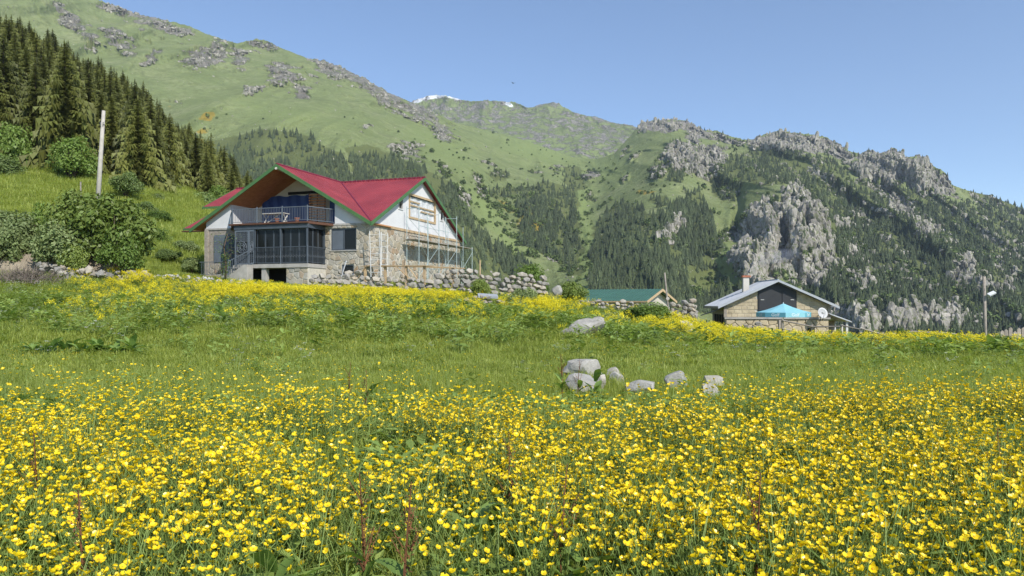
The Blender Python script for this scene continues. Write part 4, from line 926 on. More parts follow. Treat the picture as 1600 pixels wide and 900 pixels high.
# single boulders in the meadow
M_BOULDER = stone_mat('meadow_boulder', [(.0, (.40,.385,.35)), (.5, (.46,.44,.395)), (1, (.50,.46,.39))], sc=3.5)
BOUL = [rock_mesh('boulder', 3, 90+k, .25, .17, M_BOULDER) for k in range(9)]
def boulder(u0, u1, v0, v1, D, k, label, dz=None, deep=.9, lean=0):
    uc = (u0+u1)/2; best = min(np.arange(D*.8, D*1.2, .1), key=lambda q: abs(HOR-(gz(*uxy(uc, q))+.06*(D < 20)-EYE)*F/q-v1+3)) if D < 35 else D; D = best if dz is None else dz
    w = (u1-u0)/F*D; h = (v1-v0)/F*D; x, y = uxy(uc, D)
    o = bpy.data.objects.new('boulder', BOUL[k]); COL.objects.link(o); z = zpx((v0+v1)/2, D); g = gz(x, y)
    o.location = (x, y, z+(.035 if v1 > 600 else .01)*(D < 20)); o.scale = (w*1.18, w*deep, h*1.30); o.rotation_euler = (0, lean, k*1.7 if deep == .9 else 0); return tag(o, label, 'boulder')
boulder(886,941,563,593,13.3,0,'pale angular boulder resting on top of the meadow rock pile', lean=.1)
boulder(872,938,588,622,13.3,1,'wide flat-topped boulder at the bottom of the meadow rock pile')
boulder(926,946,590,616,13.2,2,'narrow upright stone wedged at the side of the rock pile')
boulder(946,977,576,597,13.8,3,'small grey boulder just behind the meadow rock pile')
boulder(954,976,588,608,13.4,4,'smallest pale stone beside the meadow rock pile')
boulder(980,1028,596,628,13.0,5,'low dark flat rock between the rock pile and the split boulder')
boulder(1042,1079,583,618,13.2,6,'split boulder with a dark hollow, alone in the meadow', lean=-.25)
boulder(1095,1128,589,612,13.7,7,'small rock half hidden in grass behind the rounded boulder')
boulder(1089,1124,606,632,13.0,8,'smooth rounded pale boulder at the edge of the buttercups')
boulder(872,946,506,532,27,2,'long sloping slab of pale rock in the green bank', lean=.30)
boulder(1056,1085,504,526,27,8,'round tan boulder on the bank below the ruined wall')
boulder(1046,1062,513,526,26.8,3,'little grey rock leaning on the round tan boulder')
boulder(1146,1164,526,540,27,4,'pale stone among yellow flowers below the hut')
boulder(1214,1228,533,544,27,0,'small white stone in weeds below the parasol')
boulder(640,652,440,452,44,5,'grey stone peeping out of the yellow mustard flowers')
boulder(864,880,446,462,45,6,'white upright stone beside the round dark bush')

# ------------------------------------------------------------------ scaffold, ladders, timber staging beside the house
sc_ = empty('scaffold', hloc(.9,8.6,0), HROT, 'pale steel tube scaffold standing against the house side wall', 'scaffold')
def S(x, y, z): return Vector((x-.9, y-8.6, z))
ys = [5.0,8.6,12.2,15.7]; tops = [5.75,5.65,5.75,3.45]
for y, tp in zip(ys, tops):
    for x in (.35, 1.35): mb = MB(); mb.tube([S(x,y,-.7), S(x,y,tp)], .028, 6); mb.build('upright', M_GALV, sc_)
    for z in (1.2, 3.2, tp-.15): mb = MB(); mb.tube([S(.35,y,z), S(1.35,y,z)], .022, 5); mb.build('ledger', M_GALV, sc_)
for y in (6.6,10.4,13.6): mb = MB(); mb.tube([S(1.35,y,-.5), S(1.35,y,5.0)], .024, 5); mb.build('upright', M_GALV, sc_)
for k in range(3):
    a, b_ = ys[k], ys[k+1]
    for x in (1.35,):
        for z0, z1 in ((.6,3.0),(3.0,.6)): mb = MB(); mb.tube([S(x+.04,a,z0), S(x+.04,b_,z1)], .016, 5); mb.build('brace', M_GALV, sc_)
    mb = MB(); mb.tube([S(.39,a,5.0), S(.39,b_,3.5)], .016, 5); mb.build('brace', M_GALV, sc_)
for x in (.42,.68,.94,1.2):
    for a, b_ in ((4.6,10.4),(10.1,16.0)): mb = MB(); mb.box(-.11,.11,0,b_-a,0,.05,0,Matrix.Translation(S(x,a,3.24+(.06 if a > 8 else 0)))); mb.build('plank', M_OLDWOOD, sc_)
mb = MB(); mb.box(-.1,.1,0,2.2,0,.05,0,Matrix.Translation(S(.9,4.4,3.5))); mb.build('plank', M_OLDWOOD, sc_)
for y in ys[:3]: mb = MB(); mb.tube([S(1.35,y,4.3), S(1.35,y+3.6 if y < 12 else y+.1,4.25)], .02, 5); mb.build('guard_rail', M_GALV, sc_)
M_WHITEMETAL = simple('white_painted_steel', (.66,.66,.64), (.55,.55,.53), .5, 4)
def frame(loc, w, h, label, lean, yaw=0):
    g = empty('ladder_frame', loc, HROT+yaw, label, 'scaffold frame'); g.rotation_euler = (lean, 0, HROT+yaw)
    for x in (0, w): mb = MB(); mb.tube([(x,0,0),(x,0,h)], .03, 6); mb.build('upright', M_WHITEMETAL, g)
    n = int(h/.42)
    for k in range(n): mb = MB(); mb.tube([(0,0,.3+k*.42),(w,0,.3+k*.42)], .02, 5); mb.build('rung', M_WHITEMETAL, g)
    return g
frame(hloc(.45,-.55,.3), .75, 3.1, 'white steel frame leaning at the near corner of the house', .06)
frame(hloc(.35,1.1,.5), .9, 3.0, 'white steel frame leaning on the stone side wall', .0, 1.57)
st = empty('timber_staging', hloc(2.0,1.4,0), HROT, 'rough timber staging on posts below the scaffold', 'staging')
for k, (x0, y0, x1, y1) in enumerate(((-2.4,-1.8,2.6,-1.8),(-2.2,-1.5,2.8,-1.45),(-2.5,-1.15,2.4,-1.1),(.4,-.8,4.2,.8),(.2,-.4,4.0,1.2))):
    mb = MB(); mb.bar((x0,y0,1.05+.05*(k % 2)), (x1,y1,1.0-.08*(k > 2)), .24, .05); mb.build('plank', M_PINE, st)
for (x, y) in ((-2.1,-1.75),(-.6,-1.7),(1.0,-1.75),(2.3,-1.7),(3.4,.5)):
    mb = MB(); mb.box(x-.07,x+.07,y-.07,y+.07,-1.2,1.0); mb.build('post', M_PINE, st)
for (a, b_) in (((-2.6,-1.9,.2),(-2.0,-1.9,1.0)),((.3,-1.9,1.0),(1.4,-1.9,.1)),((1.9,-1.9,.1),(1.2,-1.9,.95))): mb = MB(); mb.bar(a, b_, .1, .04); mb.build('brace', M_PINE, st)
for (x, y, z, l, lb) in ((-1.6,-2.4,.2,1.3,'white board propped against the timber staging'),): 
    mb = MB(); mb.bar((0,0,0),(.35,.2,l),.22,.03); o_ = mb.build('board', M_WHITE, None); o_.location = hloc(x+.2, y+1.0, .1); tag(o_, lb, 'board')
mb = MB(); mb.tube([(0,0,0),(0,0,1.1)], .05, 6); o_ = mb.build('wooden_stake', M_PINE, None); x_, y_ = uxy(750,50); o_.location = (x_, y_, zpx(432,50)); tag(o_, 'short pale stake standing up behind the drystone wall', 'stake')

# ------------------------------------------------------------------ the lower hut with grey roof
M_GREYROOF = simple('grey_roof_metal', (.42,.44,.47), (.34,.36,.385), .5, 1.5, metal=.0, spec=.5)
HUX = Vector((.995,-.10,0)); hrot = math.atan2(-.10,.995); HH = Vector((16.55,46.0,-2.4))
hut = empty('hut', HH, hrot, 'tan block hut with low grey metal gable roof and dark doors', 'hut')
pk, ev, wz = 2.98+2.4, 1.36+2.4, 3.2
zr = lambda x: pk-(pk-ev)/3.55*abs(x)
mb = MB(); roof_sheet(mb, [(0,-.35),(3.6,-.35),(3.6,5.2),(0,5.2)], lambda x, y: zr(x), 'x', .06, .3, .06, .03); roof_sheet(mb, [(0,-.35),(0,5.2),(-3.6,5.2),(-3.6,-.35)], lambda x, y: zr(x), 'x', .06, .3, .06, .03)
hroof = mb.build('roof', M_GREYROOF, hut)
fascia((0,-.38,pk+.03), (-3.65,-.38,ev-.02), .15, .05, M_GREYROOF, 'fascia', hroof); fascia((0,-.38,pk+.03), (3.65,-.38,ev-.02), .15, .05, M_GREYROOF, 'fascia', hroof)
fascia((-3.62,-.36,ev-.03), (-3.62,5.2,ev-.03), .14, .05, M_OLDWOOD, 'eave_board', hroof)
mb = MB(); mb.tube([(0,-.37,pk+.02),(0,5.2,pk+.02)], .05, 6); mb.build('ridge_cap', M_GREYROOF, hroof)
mb = MB(); mb.prism([(-3.1,-.5),(3.1,-.5),(3.1,zr(3.1)-.1),(0,pk-.1),(-3.1,zr(3.1)-.1)], 'y', .06, .3); mb.build('front_wall', M_MORTAR, hut)
mb = MB(); mb.box(-3.1,-2.85,.3,5.0,-.5,zr(3.1)-.12); mb.build('side_wall', M_OLDWOOD, hut)
mb = MB(); mb.box(2.85,3.1,.3,5.0,-.5,zr(3.1)-.12); mb.build('side_wall', M_BLOCK, hut)
mb = MB(); mb.box(-2.85,2.85,4.7,5.0,-.5,zr(3.1)); mb.build('rear_wall', M_BLOCK, hut)
rnd = random.Random(31); cells = []; doors = (-1.15,1.2,3.42,6)
zc = 3.06; row = 0
while zc < pk:
    x = -3.12-(row % 2)*.2
    while x < 3.1:
        w_ = .42*rnd.uniform(.85,1.15); poly = [(max(x,-3.1),zc),(min(x+w_,3.1),zc),(min(x+w_,3.1),zc+.225),(max(x,-3.1),zc+.225)]
        k = (pk-ev)/3.55; poly = clip(poly, k, 1, pk-.12); poly = clip(poly, -k, 1, pk-.12) if len(poly) > 2 else []
        if len(poly) > 2: poly = avoid(poly, None, [doors])
        if len(poly) > 2 and max(q[0] for q in poly)-min(q[0] for q in poly) > .07: cells.append(((sum(q[0] for q in poly)/len(poly), sum(q[1] for q in poly)/len(poly)), poly))
        x += w_
    zc += .23; row += 1
stones_on(hut, lambda a, b_, o_: (a, .05-o_, b_), cells, 'block', M_BLOCK, .006, .025, rnd)
cells = voronoi(-3.12, 3.12, 1.2, 2.92, .5, rnd, .5)
stones_on(hut, lambda a, b_, o_: (a, .02-o_, b_), [(p, avoid(q, p, [(2.05-.2,2.05+.2,1.9,2.4)])) for p, q in cells if len(avoid(q, p, [(1.85,2.25,1.9,2.4)])) > 2], 'stone', M_BLOCK, .015, .06, rnd)
mb = MB(); mb.box(-3.2,3.2,-.12,.05,2.94,3.04); mb.build('ledge', M_CONC, hut)
M_BLACKDOOR = simple('dark_sheet_metal', (.035,.037,.042), (.025,.027,.031), .55, 1.2)
mb = MB(); mb.prism([(-1.15,3.42),(1.2,3.42),(1.2,zr(1.2)-.16),(0,pk-.16),(-1.15,zr(1.15)-.16)], 'y', .0, .058); dr = mb.build('door_surround', M_BLACKDOOR, hut)
for x0, x1 in ((-1.08,-.27),(.33,1.12)):
    mb = MB(); mb.box(x0,x1,-.035,-.002,3.5,4.72); d_ = mb.build('door', M_BLACKDOOR, hut); h_ = MB(); xx = x0+.2 if x0 < 0 else x1-.2; h_.box(xx-.1,xx+.1,-.06,-.036,4.13,4.16); h_.build('handle', M_WHITEMETAL, d_)
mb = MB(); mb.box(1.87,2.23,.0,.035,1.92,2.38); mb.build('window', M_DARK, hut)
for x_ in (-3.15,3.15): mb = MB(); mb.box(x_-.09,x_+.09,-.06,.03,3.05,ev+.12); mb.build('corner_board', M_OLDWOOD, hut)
for y_ in (.8,1.7,2.6,3.5): mb = MB(); mb.box(-3.16,-3.11,y_,y_+.45,1.4,3.2); mb.build('dark_panel', M_DARK, hut)  # row of raised near-black panels along the side wall
ch = MB(); ch.box(-1.62,-1.25,2.0,2.4,4.3,5.62); c_ = ch.build('chimney', M_CREAM, hut); ch = MB(); ch.box(-1.68,-1.16,1.94,2.46,5.62,5.74); ch.build('cap', M_TERRA, c_)
mb = MB(); mb.box(-1.5,-1.34,2.1,2.3,5.74,5.76); mb.build('flue', M_DARK, c_)
# lean-to on its right
mb = MB(); zl = lambda x, y: 2.62-.42*(x-3.1)/1.6
roof_sheet(mb, [(3.12,-.2),(4.45,-.2),(4.45,4.5),(3.12,4.5)], lambda x, y: 3.30-.38*(x-3.1), 'x', .05, .3, .06, .03); lt = mb.build('lean_to_roof', M_GREYROOF, hut)
for y_ in (-.05,2.2,4.3): mb = MB(); mb.box(4.15,4.27,y_,y_+.12,-.5,2.84); mb.build('post', M_WHITE, hut)
mb = MB(); mb.box(3.12,4.1,1.9,2.0,-.5,2.8); mb.build('lean_to_wall', M_OLDWOOD, hut)
mb = MB(); mb.bar((-3.6,-.3,3.55),(-4.6,.4,3.15),.07,.05); mb.build('gutter_pole', M_STEEL, hut)
def hutloc(x, y, z):
    c, s = math.cos(hrot), math.sin(hrot); return Vector((HH.x+x*c-y*s, HH.y+x*s+y*c, HH.z+z))
# satellite dish
dish = empty('satellite_dish', hutloc(2.55,-.55,3.30), hrot, 'round pale grey satellite dish on the corner of the hut', 'satellite dish')
mb = MB(); prev = None; n_ = 22; M4 = Matrix.Rotation(.22,4,'Z') @ Matrix.Rotation(R(-18),4,'X')
rings = [[M4 @ Vector((.32*q*math.cos(6.2832*i/n_), -.10*q*q, .35*q*math.sin(6.2832*i/n_))) for i in range(n_)] for q in (.02,.35,.7,1.0)]
rings = [[Vector((v.x, v.y, v.z)) for v in r] for r in rings]
mb.v = [tuple(v) for r in rings for v in r]
for a in range(3):
    for i in range(n_): j = (i+1) % n_; mb.f.append((a*n_+i, a*n_+j, (a+1)*n_+j, (a+1)*n_+i))
mb.f.append(tuple(range(n_))); mb.m = [0]*len(mb.f); db = mb.build('reflector', simple('dish_paint', (.47,.475,.48), (.40,.405,.41), .5, 3), dish, True)
sm = db.modifiers.new('thick', 'SOLIDIFY'); sm.thickness = .02
mb = MB(); mb.tube([(0,.0,-.36),(.0,-.3,-.3),(0,-.42,-.02)], .012, 5); mb.build('feed_arm', M_STEEL, dish)
mb = MB(); mb.tube([(0,-.46,.0),(0,-.38,.03)], .035, 8); mb.build('receiver', M_CREAM, dish)
mb = MB(); mb.tube([(0,.06,0),(0,.3,-.05),(0,.56,-.05)], .03, 6); mb.tube([(0,.3,-.05),(0,.3,-.45),(0,.54,-.45)], .022, 5); mb.build('bracket', M_STEEL, dish)

# parasol with printed valance
M_TEAL = simple('turquoise_canvas', (.25,.53,.60), (.21,.48,.55), .8, 2); M_TEAL2 = simple('deep_teal_canvas', (.12,.36,.44), (.10,.32,.40), .8, 2); M_PRINT = simple('white_print', (.62,.74,.76), (.52,.66,.70), .8, 6)
px_, py_ = uxy(1224,42.0); pg = gz(px_, py_)
par = empty('parasol', (px_, py_, pg), .12, 'open turquoise parasol with white lettering in front of the hut', 'parasol')
rimz = zpx(488,42)-pg; pkz = zpx(474.0,42)-pg; rad = 1.48
mb = MB(); mb.tube([(0,0,0),(0,0,pkz+.06)], .025, 8); mb.build('pole', M_WHITEMETAL, par)
mb = MB(); mb.tube([(0,0,0),(0,0,.1)], .28, 12); mb.build('base', M_CONC, par)
C8 = [(rad*math.cos(math.pi/8+k*math.pi/4), rad*math.sin(math.pi/8+k*math.pi/4)) for k in range(8)]
mb = MB()
for k in range(8):
    a, b_ = C8[k], C8[(k+1) % 8]
    for q in range(3):
        f0, f1 = q/3, (q+1)/3; zz = lambda f: pkz+(rimz-pkz)*f-.05*math.sin(f*math.pi)
        mb.quad((a[0]*f0,a[1]*f0,zz(f0)),(a[0]*f1,a[1]*f1,zz(f1)),(b_[0]*f1,b_[1]*f1,zz(f1)),(b_[0]*f0,b_[1]*f0,zz(f0)))
can = mb.build('canopy', M_TEAL, par)
for k in range(8):
    a, b_ = Vector((*C8[k], rimz)), Vector((*C8[(k+1) % 8], rimz)); mb = MB(); mb.quad(a, b_, b_-Vector((0,0,.26))*1.0, a-Vector((0,0,.26))); v_ = mb.build('valance', M_TEAL if k % 2 else M_TEAL2, can)
    mid = (a+b_)/2; outw = Vector((mid.x, mid.y, 0)).normalized()
    cu = bpy.data.curves.new('lettering', 'FONT'); cu.body = 'Golf'; cu.size = .25; cu.align_x = 'CENTER'; cu.align_y = 'CENTER'; cu.offset = .006; cu.extrude = .001
    tmp = bpy.data.objects.new('tmp', cu); COL.objects.link(tmp); bpy.context.view_layer.update(); me = bpy.data.meshes.new_from_object(tmp.evaluated_get(bpy.context.evaluated_depsgraph_get())); bpy.data.objects.remove(tmp)
    me.materials.clear(); me.materials.append(M_PRINT); lo = link('lettering', me, None, v_); lo.location = mid-Vector((0,0,.13))+outw*.006
    lo.rotation_euler = (R(90), 0, math.atan2(outw.y, outw.x)+R(90))
for k in range(8): mb = MB(); mb.bar((0,0,pkz-.12),(C8[k][0]*.97,C8[k][1]*.97,rimz-.03),.018); mb.build('rib', M_WHITEMETAL, par)

# ------------------------------------------------------------------ green-roofed shed
SO = Vector((12.67,62,0)); sdir = Vector((.86,-.51)); srot = math.atan2(-.51,.86); sz = gz(12.67,62)-.2
shed = empty('shed', (SO.x, SO.y, sz), srot, 'low stone shed with green ribbed metal roof behind the ruined walls', 'shed')
M_GREENROOF = simple('green_roof_metal', (.055,.14,.10), (.045,.11,.08), .5, 1.5)
rz_ = 2.70-sz; k_ = .95/3.5; zs = lambda x, y: rz_-k_*abs(y)
mb = MB(); roof_sheet(mb, [(-9,-3.7),(0,-3.7),(0,0),(-9,0)], zs, 'y', .05, .3, .07, .04); roof_sheet(mb, [(-9,0),(0,0),(0,3.7),(-9,3.7)], zs, 'y', .05, .3, .07, .04); sr = mb.build('roof', M_GREENROOF, shed)
fascia((.03,0,rz_+.02), (.03,-3.75,zs(0,3.75)), .2, .06, M_PINE, 'fascia', sr); fascia((.03,0,rz_+.02), (.03,3.75,zs(0,3.75)), .2, .06, M_PINE, 'fascia', sr); fascia((-9,-3.73,zs(0,3.7)), (0,-3.73,zs(0,3.7)), .12, .04, M_PINE, 'eave_board', sr)
mb = MB(); mb.prism([(-3.3,-.5),(3.3,-.5),(3.3,zs(0,3.3)-.08),(0,rz_-.08),(-3.3,zs(0,3.3)-.08)], 'x', -.75,-.5); mb.build('gable_wall', M_MORTAR, shed)
mb = MB(); mb.box(-8.8,-.75,-3.3,-3.05,-.5,zs(0,3.3)-.08); mb.build('front_wall', M_MORTAR, shed)

# ------------------------------------------------------------------ poles, lamp, wires, fence
M_POLE = simple('concrete_pole', (.46,.43,.38), (.36,.335,.295), .9, 2)
def pole(name, label, ub, vb, ut, vt, D, r0, r1, mat, cat='pole', down=None):
    b_ = at(ub, vb, D); t_ = at(ut, vt, D); d = (t_-b_).normalized(); g = gz(b_.x, b_.y)-.3; k = (b_.z-g)/d.z; base = b_-d*max(k, 0)
    root = empty(name, base, 0, label, cat); mb = MB(); L = t_-base; mb.tube([Vector((0,0,0)), L*.5, L], [r0, (r0+r1)/2, r1], 8); mb.build('shaft', mat, root, True); return root, L
p_, L_ = pole('utility_pole', 'leaning pale concrete utility pole above the left shrubs', 154.5, 290, 162, 173, 75, .27, .17, M_POLE)
mb = MB()
for q in (-1, 1): mb.tube([L_*.865+Vector((q*.10,-.15,-.1)), L_*.865+Vector((q*.16,-.2,.35))], .035, 6)
mb.tube([L_*.87+Vector((-.25,-.12,.05)), L_*.87+Vector((.25,-.12,.05))], .03, 5); mb.build('insulator_bracket', M_STEEL, p_)
p_, L_ = pole('wooden_pole', 'thin grey wooden pole behind the shed gable', 1042.5, 468, 1038.5, 426, 56, .09, .06, M_OLDWOOD)
p_, L_ = pole('street_lamp', 'grey wooden street lamp post at the fence', 1539.5, 530, 1537.5, 432, 60, .15, .12, M_OLDWOOD, 'street lamp')
lp = L_*.80; mb = MB(); mb.tube([lp+Vector((0,-.1,-.05)), lp+Vector((.15,-.3,.1)), lp+Vector((.3,-.35,.12))], .03, 6); mb.build('lamp_arm', M_WHITEMETAL, p_)
mb = MB(); mb.box(-.28,.28,-.16,.16,-.05,.07,0,Matrix.Translation(lp+Vector((.32,-.42,.12))) @ Euler((R(35),R(-25),0)).to_matrix().to_4x4()); mb.build('lamp_head', simple('lamp_white', (.75,.76,.78), None, .3, 3), p_)
for (u_, v_, D_, lb) in ((126,300,72,'short grey post on the left slope beside the utility pole'),):
    x_, y_ = uxy(u_, D_); mb = MB(); g = gz(x_, y_); mb.tube([(0,0,-.3),(0,0,zpx(v_-16,D_)-g)], .07, 6); o_ = mb.build('wooden_post', M_OLDWOOD, None); o_.location = (x_, y_, g); tag(o_, lb, 'post')
M_WIRE = simple('wire', (.05,.05,.05), None, .5, 3)
def wire(label, a, b_, sag):
    mb = MB(); mb.tube([a.lerp(b_, i/24)-Vector((0,0,sag*4*(i/24)*(1-i/24))) for i in range(25)], .012, 4); return tag(mb.build('power_line', M_WIRE, None), label, 'wire')
tl = at(1538,446,60)
wire('thin black power line running from the street lamp past the hut', tl, at(1120,470,52), 1.6); wire('thin black power line leaving the street lamp over the fence pickets', tl, at(1760,452,50), .8)
mb_rnd = random.Random(4)
fence = empty('wooden_fence', (*uxy(1345,36.5), gz(*uxy(1345,36.5))), 0, 'weathered rail and picket fence along the meadow edge', 'fence')
def fw(p): return Vector(p)-fence.location
fp = [(1222,39.5,498),(1268,39,507),(1314,38,507),(1345,37,511),(1379,36.5,519),(1425,36,515),(1468,35.6,518),(1512,35.2,521),(1545,35,522),(1578,35,521),(1604,34.8,521),(1650,34.5,521)]
tp_ = []
for (u_, D_, v_) in fp:
    x_, y_ = uxy(u_, D_); g = gz(x_, y_); mb = MB(); tp = Vector((x_+mb_rnd.gauss(0,.05), y_, zpx(v_,D_))); mb.tube([fw((x_,y_,g-.2)), fw(tp)], [.075,.06], 6); mb.build('post', M_OLDWOOD if mb_rnd.random() < .6 else M_CREAM, fence); tp_.append((x_, y_, zpx(v_,D_), g))
for a, b_ in zip(tp_[:-1], tp_[1:]):
    for h_ in (.10, .50):
        mb = MB(); mb.tube([fw((a[0],a[1]-.08,a[2]-h_+mb_rnd.gauss(0,.03))), fw((b_[0],b_[1]-.08,b_[2]-h_+mb_rnd.gauss(0,.03)))], [.045,.035], 5); mb.build('rail', M_OLDWOOD, fence)
for (u_, v_) in ((1566,516),(1572,514),(1579,511),(1586,517),(1592,512),(1599,511),(1606,514),(1614,513),(1622,516)):
    x_, y_ = uxy(u_, 34.7); g = gz(x_, y_); mb = MB(); w_ = .085; h_ = zpx(v_,34.7); mb.prism([(x_-w_-fence.location.x,g-.2-fence.location.z),(x_+w_-fence.location.x,g-.2-fence.location.z),(x_+w_-fence.location.x,h_-fence.location.z-.08),(x_-fence.location.x,h_-fence.location.z),(x_-w_-fence.location.x,h_-fence.location.z-.08)], 'y', y_-fence.location.y-.02, y_-fence.location.y+.02); mb.build('picket', M_OLDWOOD, fence)
gp = empty('wooden_post', (*uxy(1219,40.3), gz(*uxy(1219,40.3))), 0, 'stout squared post with a slanting prop below the parasol', 'post')
mb = MB(); mb.box(-.1,.1,-.1,.1,-.2,zpx(500,40.3)-gp.location.z); mb.build('upright', M_OLDWOOD, gp); mb = MB(); mb.bar((.05,-.1,.75),(.95,-.25,-.1),.13,.1); mb.build('prop', M_CREAM, gp)
# a bird high up
M_BIRD = simple('bird_dark', (.04,.04,.045), None, .8, 3); bd = empty('bird', at(802,130,95), .5, 'tiny dark bird gliding in the clear sky', 'bird')
mb = MB(); mb.tube([(0,-.16,0),(0,-.10,.0),(0,.02,0),(0,.14,0),(0,.22,0)], [.01,.035,.05,.03,.012], 7); body = mb.build('body', M_BIRD, bd, True)
for s_ in (-1, 1):
    mb = MB(); mb.v = [(s_*.03,-.06,.02),(s_*.03,.07,.02),(s_*.2,.03,.09),(s_*.2,-.08,.09),(s_*.40,.06,.05)]; mb.f = [(0,1,2,3),(3,2,4)]; mb.m = [0,0]; mb.build('wing', M_BIRD, bd)
# chimney smoke
mb = MB(); mb.tube([hutloc(-1.4,2.2,5.8), hutloc(-1.0,2.2,6.3), hutloc(-.3,2.2,6.8), hutloc(.9,2.2,7.1), hutloc(1.9,2.2,7.2)], [.10,.28,.45,.5,.3], 10)
m, t, o = new_mat('chimney_smoke'); pv = N(t, 'ShaderNodeVolumePrincipled'); pv.inputs['Color'].default_value = (.80,.86,1.0,1)
t.links.new(mth(t, 'MULTIPLY', ramp(t, noise(t, 1.6, 4, .6, pos(t)), [(.40, (0,0,0)), (.70, (1,1,1))]), .55), pv.inputs['Density']); t.links.new(pv.outputs[0], o.inputs['Volume'])
bm_ = bmesh.new(); me_ = mb.mesh('smoke', m); bm_.from_mesh(me_); bmesh.ops.recalc_face_normals(bm_, faces=bm_.faces); bm_.to_mesh(me_); bm_.free()
tag(link('smoke', me_), 'thin blue smoke drifting from the hut chimney', 'smoke', kind='stuff')
# ------------------------------------------------------------------ spruce forest on the near hillside: each tree its own object
rnd = random.Random(17); SPR = []
for k in range(7):
    r2 = random.Random(100+k); SPR.append((spruce_crown(r2, 40, 12, 5, r2.uniform(.16,.215)).mesh('crown', M_SPRUCE), None))
mb = MB(); mb.tube([(0,0,-.02),(0,0,.3),(0,0,.98)], [.014,.010,.001], 7); TRUNK = mb.mesh('trunk', M_BARK, True)
ENV = [(-200,-90),(-60,-20),(0,16),(30,24),(60,42),(100,62),(150,88),(200,112),(235,140),(255,172),(300,200),(330,215),(360,240),(395,282),(412,300)]
def forest_points(n, u0, u1, D0, D1, gap, seed):
    r = random.Random(seed); pts = []; grid = {}
    for _ in range(90000):
        D = math.sqrt(r.uniform(D0*D0, D1*D1)); u = r.uniform(u0, u1); x, y = uxy(u, D); c = (int(x//gap), int(y//gap))
        if any((x-q[0])**2+(y-q[1])**2 < gap*gap for i in (-1,0,1) for j in (-1,0,1) for q in grid.get((c[0]+i, c[1]+j), ())): continue
        foot = 106+22*max(0, min(1, (u-220)/150))+5*math.sin(u*.05)
        if D < foot: continue
        env = np.interp(u, [e[0] for e in ENV], [e[1] for e in ENV])+r.uniform(-10, 20); h = r.uniform(11, 20.5)*(1.0 if r.random() > .15 else .65)
        g = gz(x, y); hm = zpx(env, D)-g
        if hm < 6: continue
        grid.setdefault(c, []).append((x, y)); pts.append((x, y, g, min(h, hm), u))
        if len(pts) >= n: break
    return pts
pts = forest_points(300, -30, 405, 104, 262, 4.7, 9)
for i, (x, y, g, h, u) in enumerate(pts):
    edge = u > 285
    o = empty('spruce_tree', (x, y, g-.2), rnd.uniform(0, 6.28), 'dark spruce at the right-hand tail of the hillside forest' if edge else 'dark spruce in the dense forest on the left hillside', 'tree', 'spruces on the left hillside')
    wd = h*rnd.uniform(1.05, 1.5); o.scale = (wd, wd, h); o.rotation_euler = (rnd.gauss(0,.015), rnd.gauss(0,.015), rnd.uniform(0, 6.28))
    link('trunk', TRUNK, None, o); link('crown', rnd.choice(SPR)[0], None, o)
have = [(p[0], p[1]) for p in pts]
fill = [p for p in forest_points(1100, -30, 402, 106, 262, 2.9, 19) if min((p[0]-q[0])**2+(p[1]-q[1])**2 for q in have) > 2.3**2]
P_ = np.array([(p[0], p[1], p[2]-.2) for p in fill]); hh = np.array([p[3]*.85 for p in fill])
scatter('forest', [q[0] for q in SPR], P_, np.stack([0*hh, 0*hh, RNG.uniform(0, 6.28, len(hh))], -1), np.stack([hh*1.4, hh*1.4, hh], -1), RNG.integers(0, len(SPR), len(hh)), 'younger spruces filling the gaps of the hillside forest', 'forest')
more = forest_points(260, -330, -30, 100, 262, 6.5, 10)
P_ = np.array([(p[0], p[1], p[2]-.2) for p in more]); hh = np.array([p[3] for p in more])
scatter('forest', [q[0] for q in SPR], P_, np.stack([0*hh, 0*hh, RNG.uniform(0, 6.28, len(hh))], -1), np.stack([hh*1.1, hh*1.1, hh], -1), RNG.integers(0, len(SPR), len(hh)), 'rest of the spruce forest further along the hillside', 'forest')

# ------------------------------------------------------------------ broadleaf trees and shrubs
def leaf_cloud(rnd, lumps, n, leaf, flat=.85, squash=1.0, fill=.35):
    mb = MB(); L = []
    for k in range(lumps):
        th = rnd.uniform(0, 6.28); ph = math.acos(rnd.uniform(-.55, 1)); r = rnd.uniform(.18, .40)
        L.append((Vector((r*math.sin(ph)*math.cos(th), r*math.sin(ph)*math.sin(th), .46+r*math.cos(ph)*flat)), rnd.uniform(.10, .20)))
    for i in range(n):
        c, r = rnd.choice(L); d = Vector((rnd.gauss(0,1), rnd.gauss(0,1), rnd.gauss(0,1)*.9+.25)).normalized(); rr = r*(rnd.uniform(.75, 1.12) if rnd.random() > fill else rnd.uniform(.2, .9))
        p = c+d*rr
        if p.z < .03: continue
        nrm = (d+Vector((rnd.gauss(0,.6), rnd.gauss(0,.6), rnd.gauss(0,.6)+.35))).normalized(); a = nrm.cross(Vector((rnd.gauss(0,1), rnd.gauss(0,1), rnd.gauss(0,1)))).normalized(); b_ = nrm.cross(a)
        s = leaf*rnd.uniform(.6, 1.3); mb.quad(p-a*s, p+b_*s*.5, p+a*s, p-b_*s*.5)
    return mb
def woody(rnd, lumps=9):
    mb = MB()
    for k in range(lumps):
        th = 6.28*k/lumps+rnd.uniform(-.4,.4); r = rnd.uniform(.08,.32); z = rnd.uniform(.4,.75)
        mb.tube([(0,0,-.02),(r*.3*math.cos(th),r*.3*math.sin(th),z*.45),(r*math.cos(th),r*math.sin(th),z)], [.022,.014,.004], 5)
    return mb
M_LEAF_A = leafmat('shrub_leaf_dark', (.13,.185,.036), (.25,.315,.075), .3, .5, .2, .03)
M_LEAF_B = leafmat('shrub_leaf_grey_green', (.185,.24,.095), (.31,.375,.15), .3, .55, .2, .03)
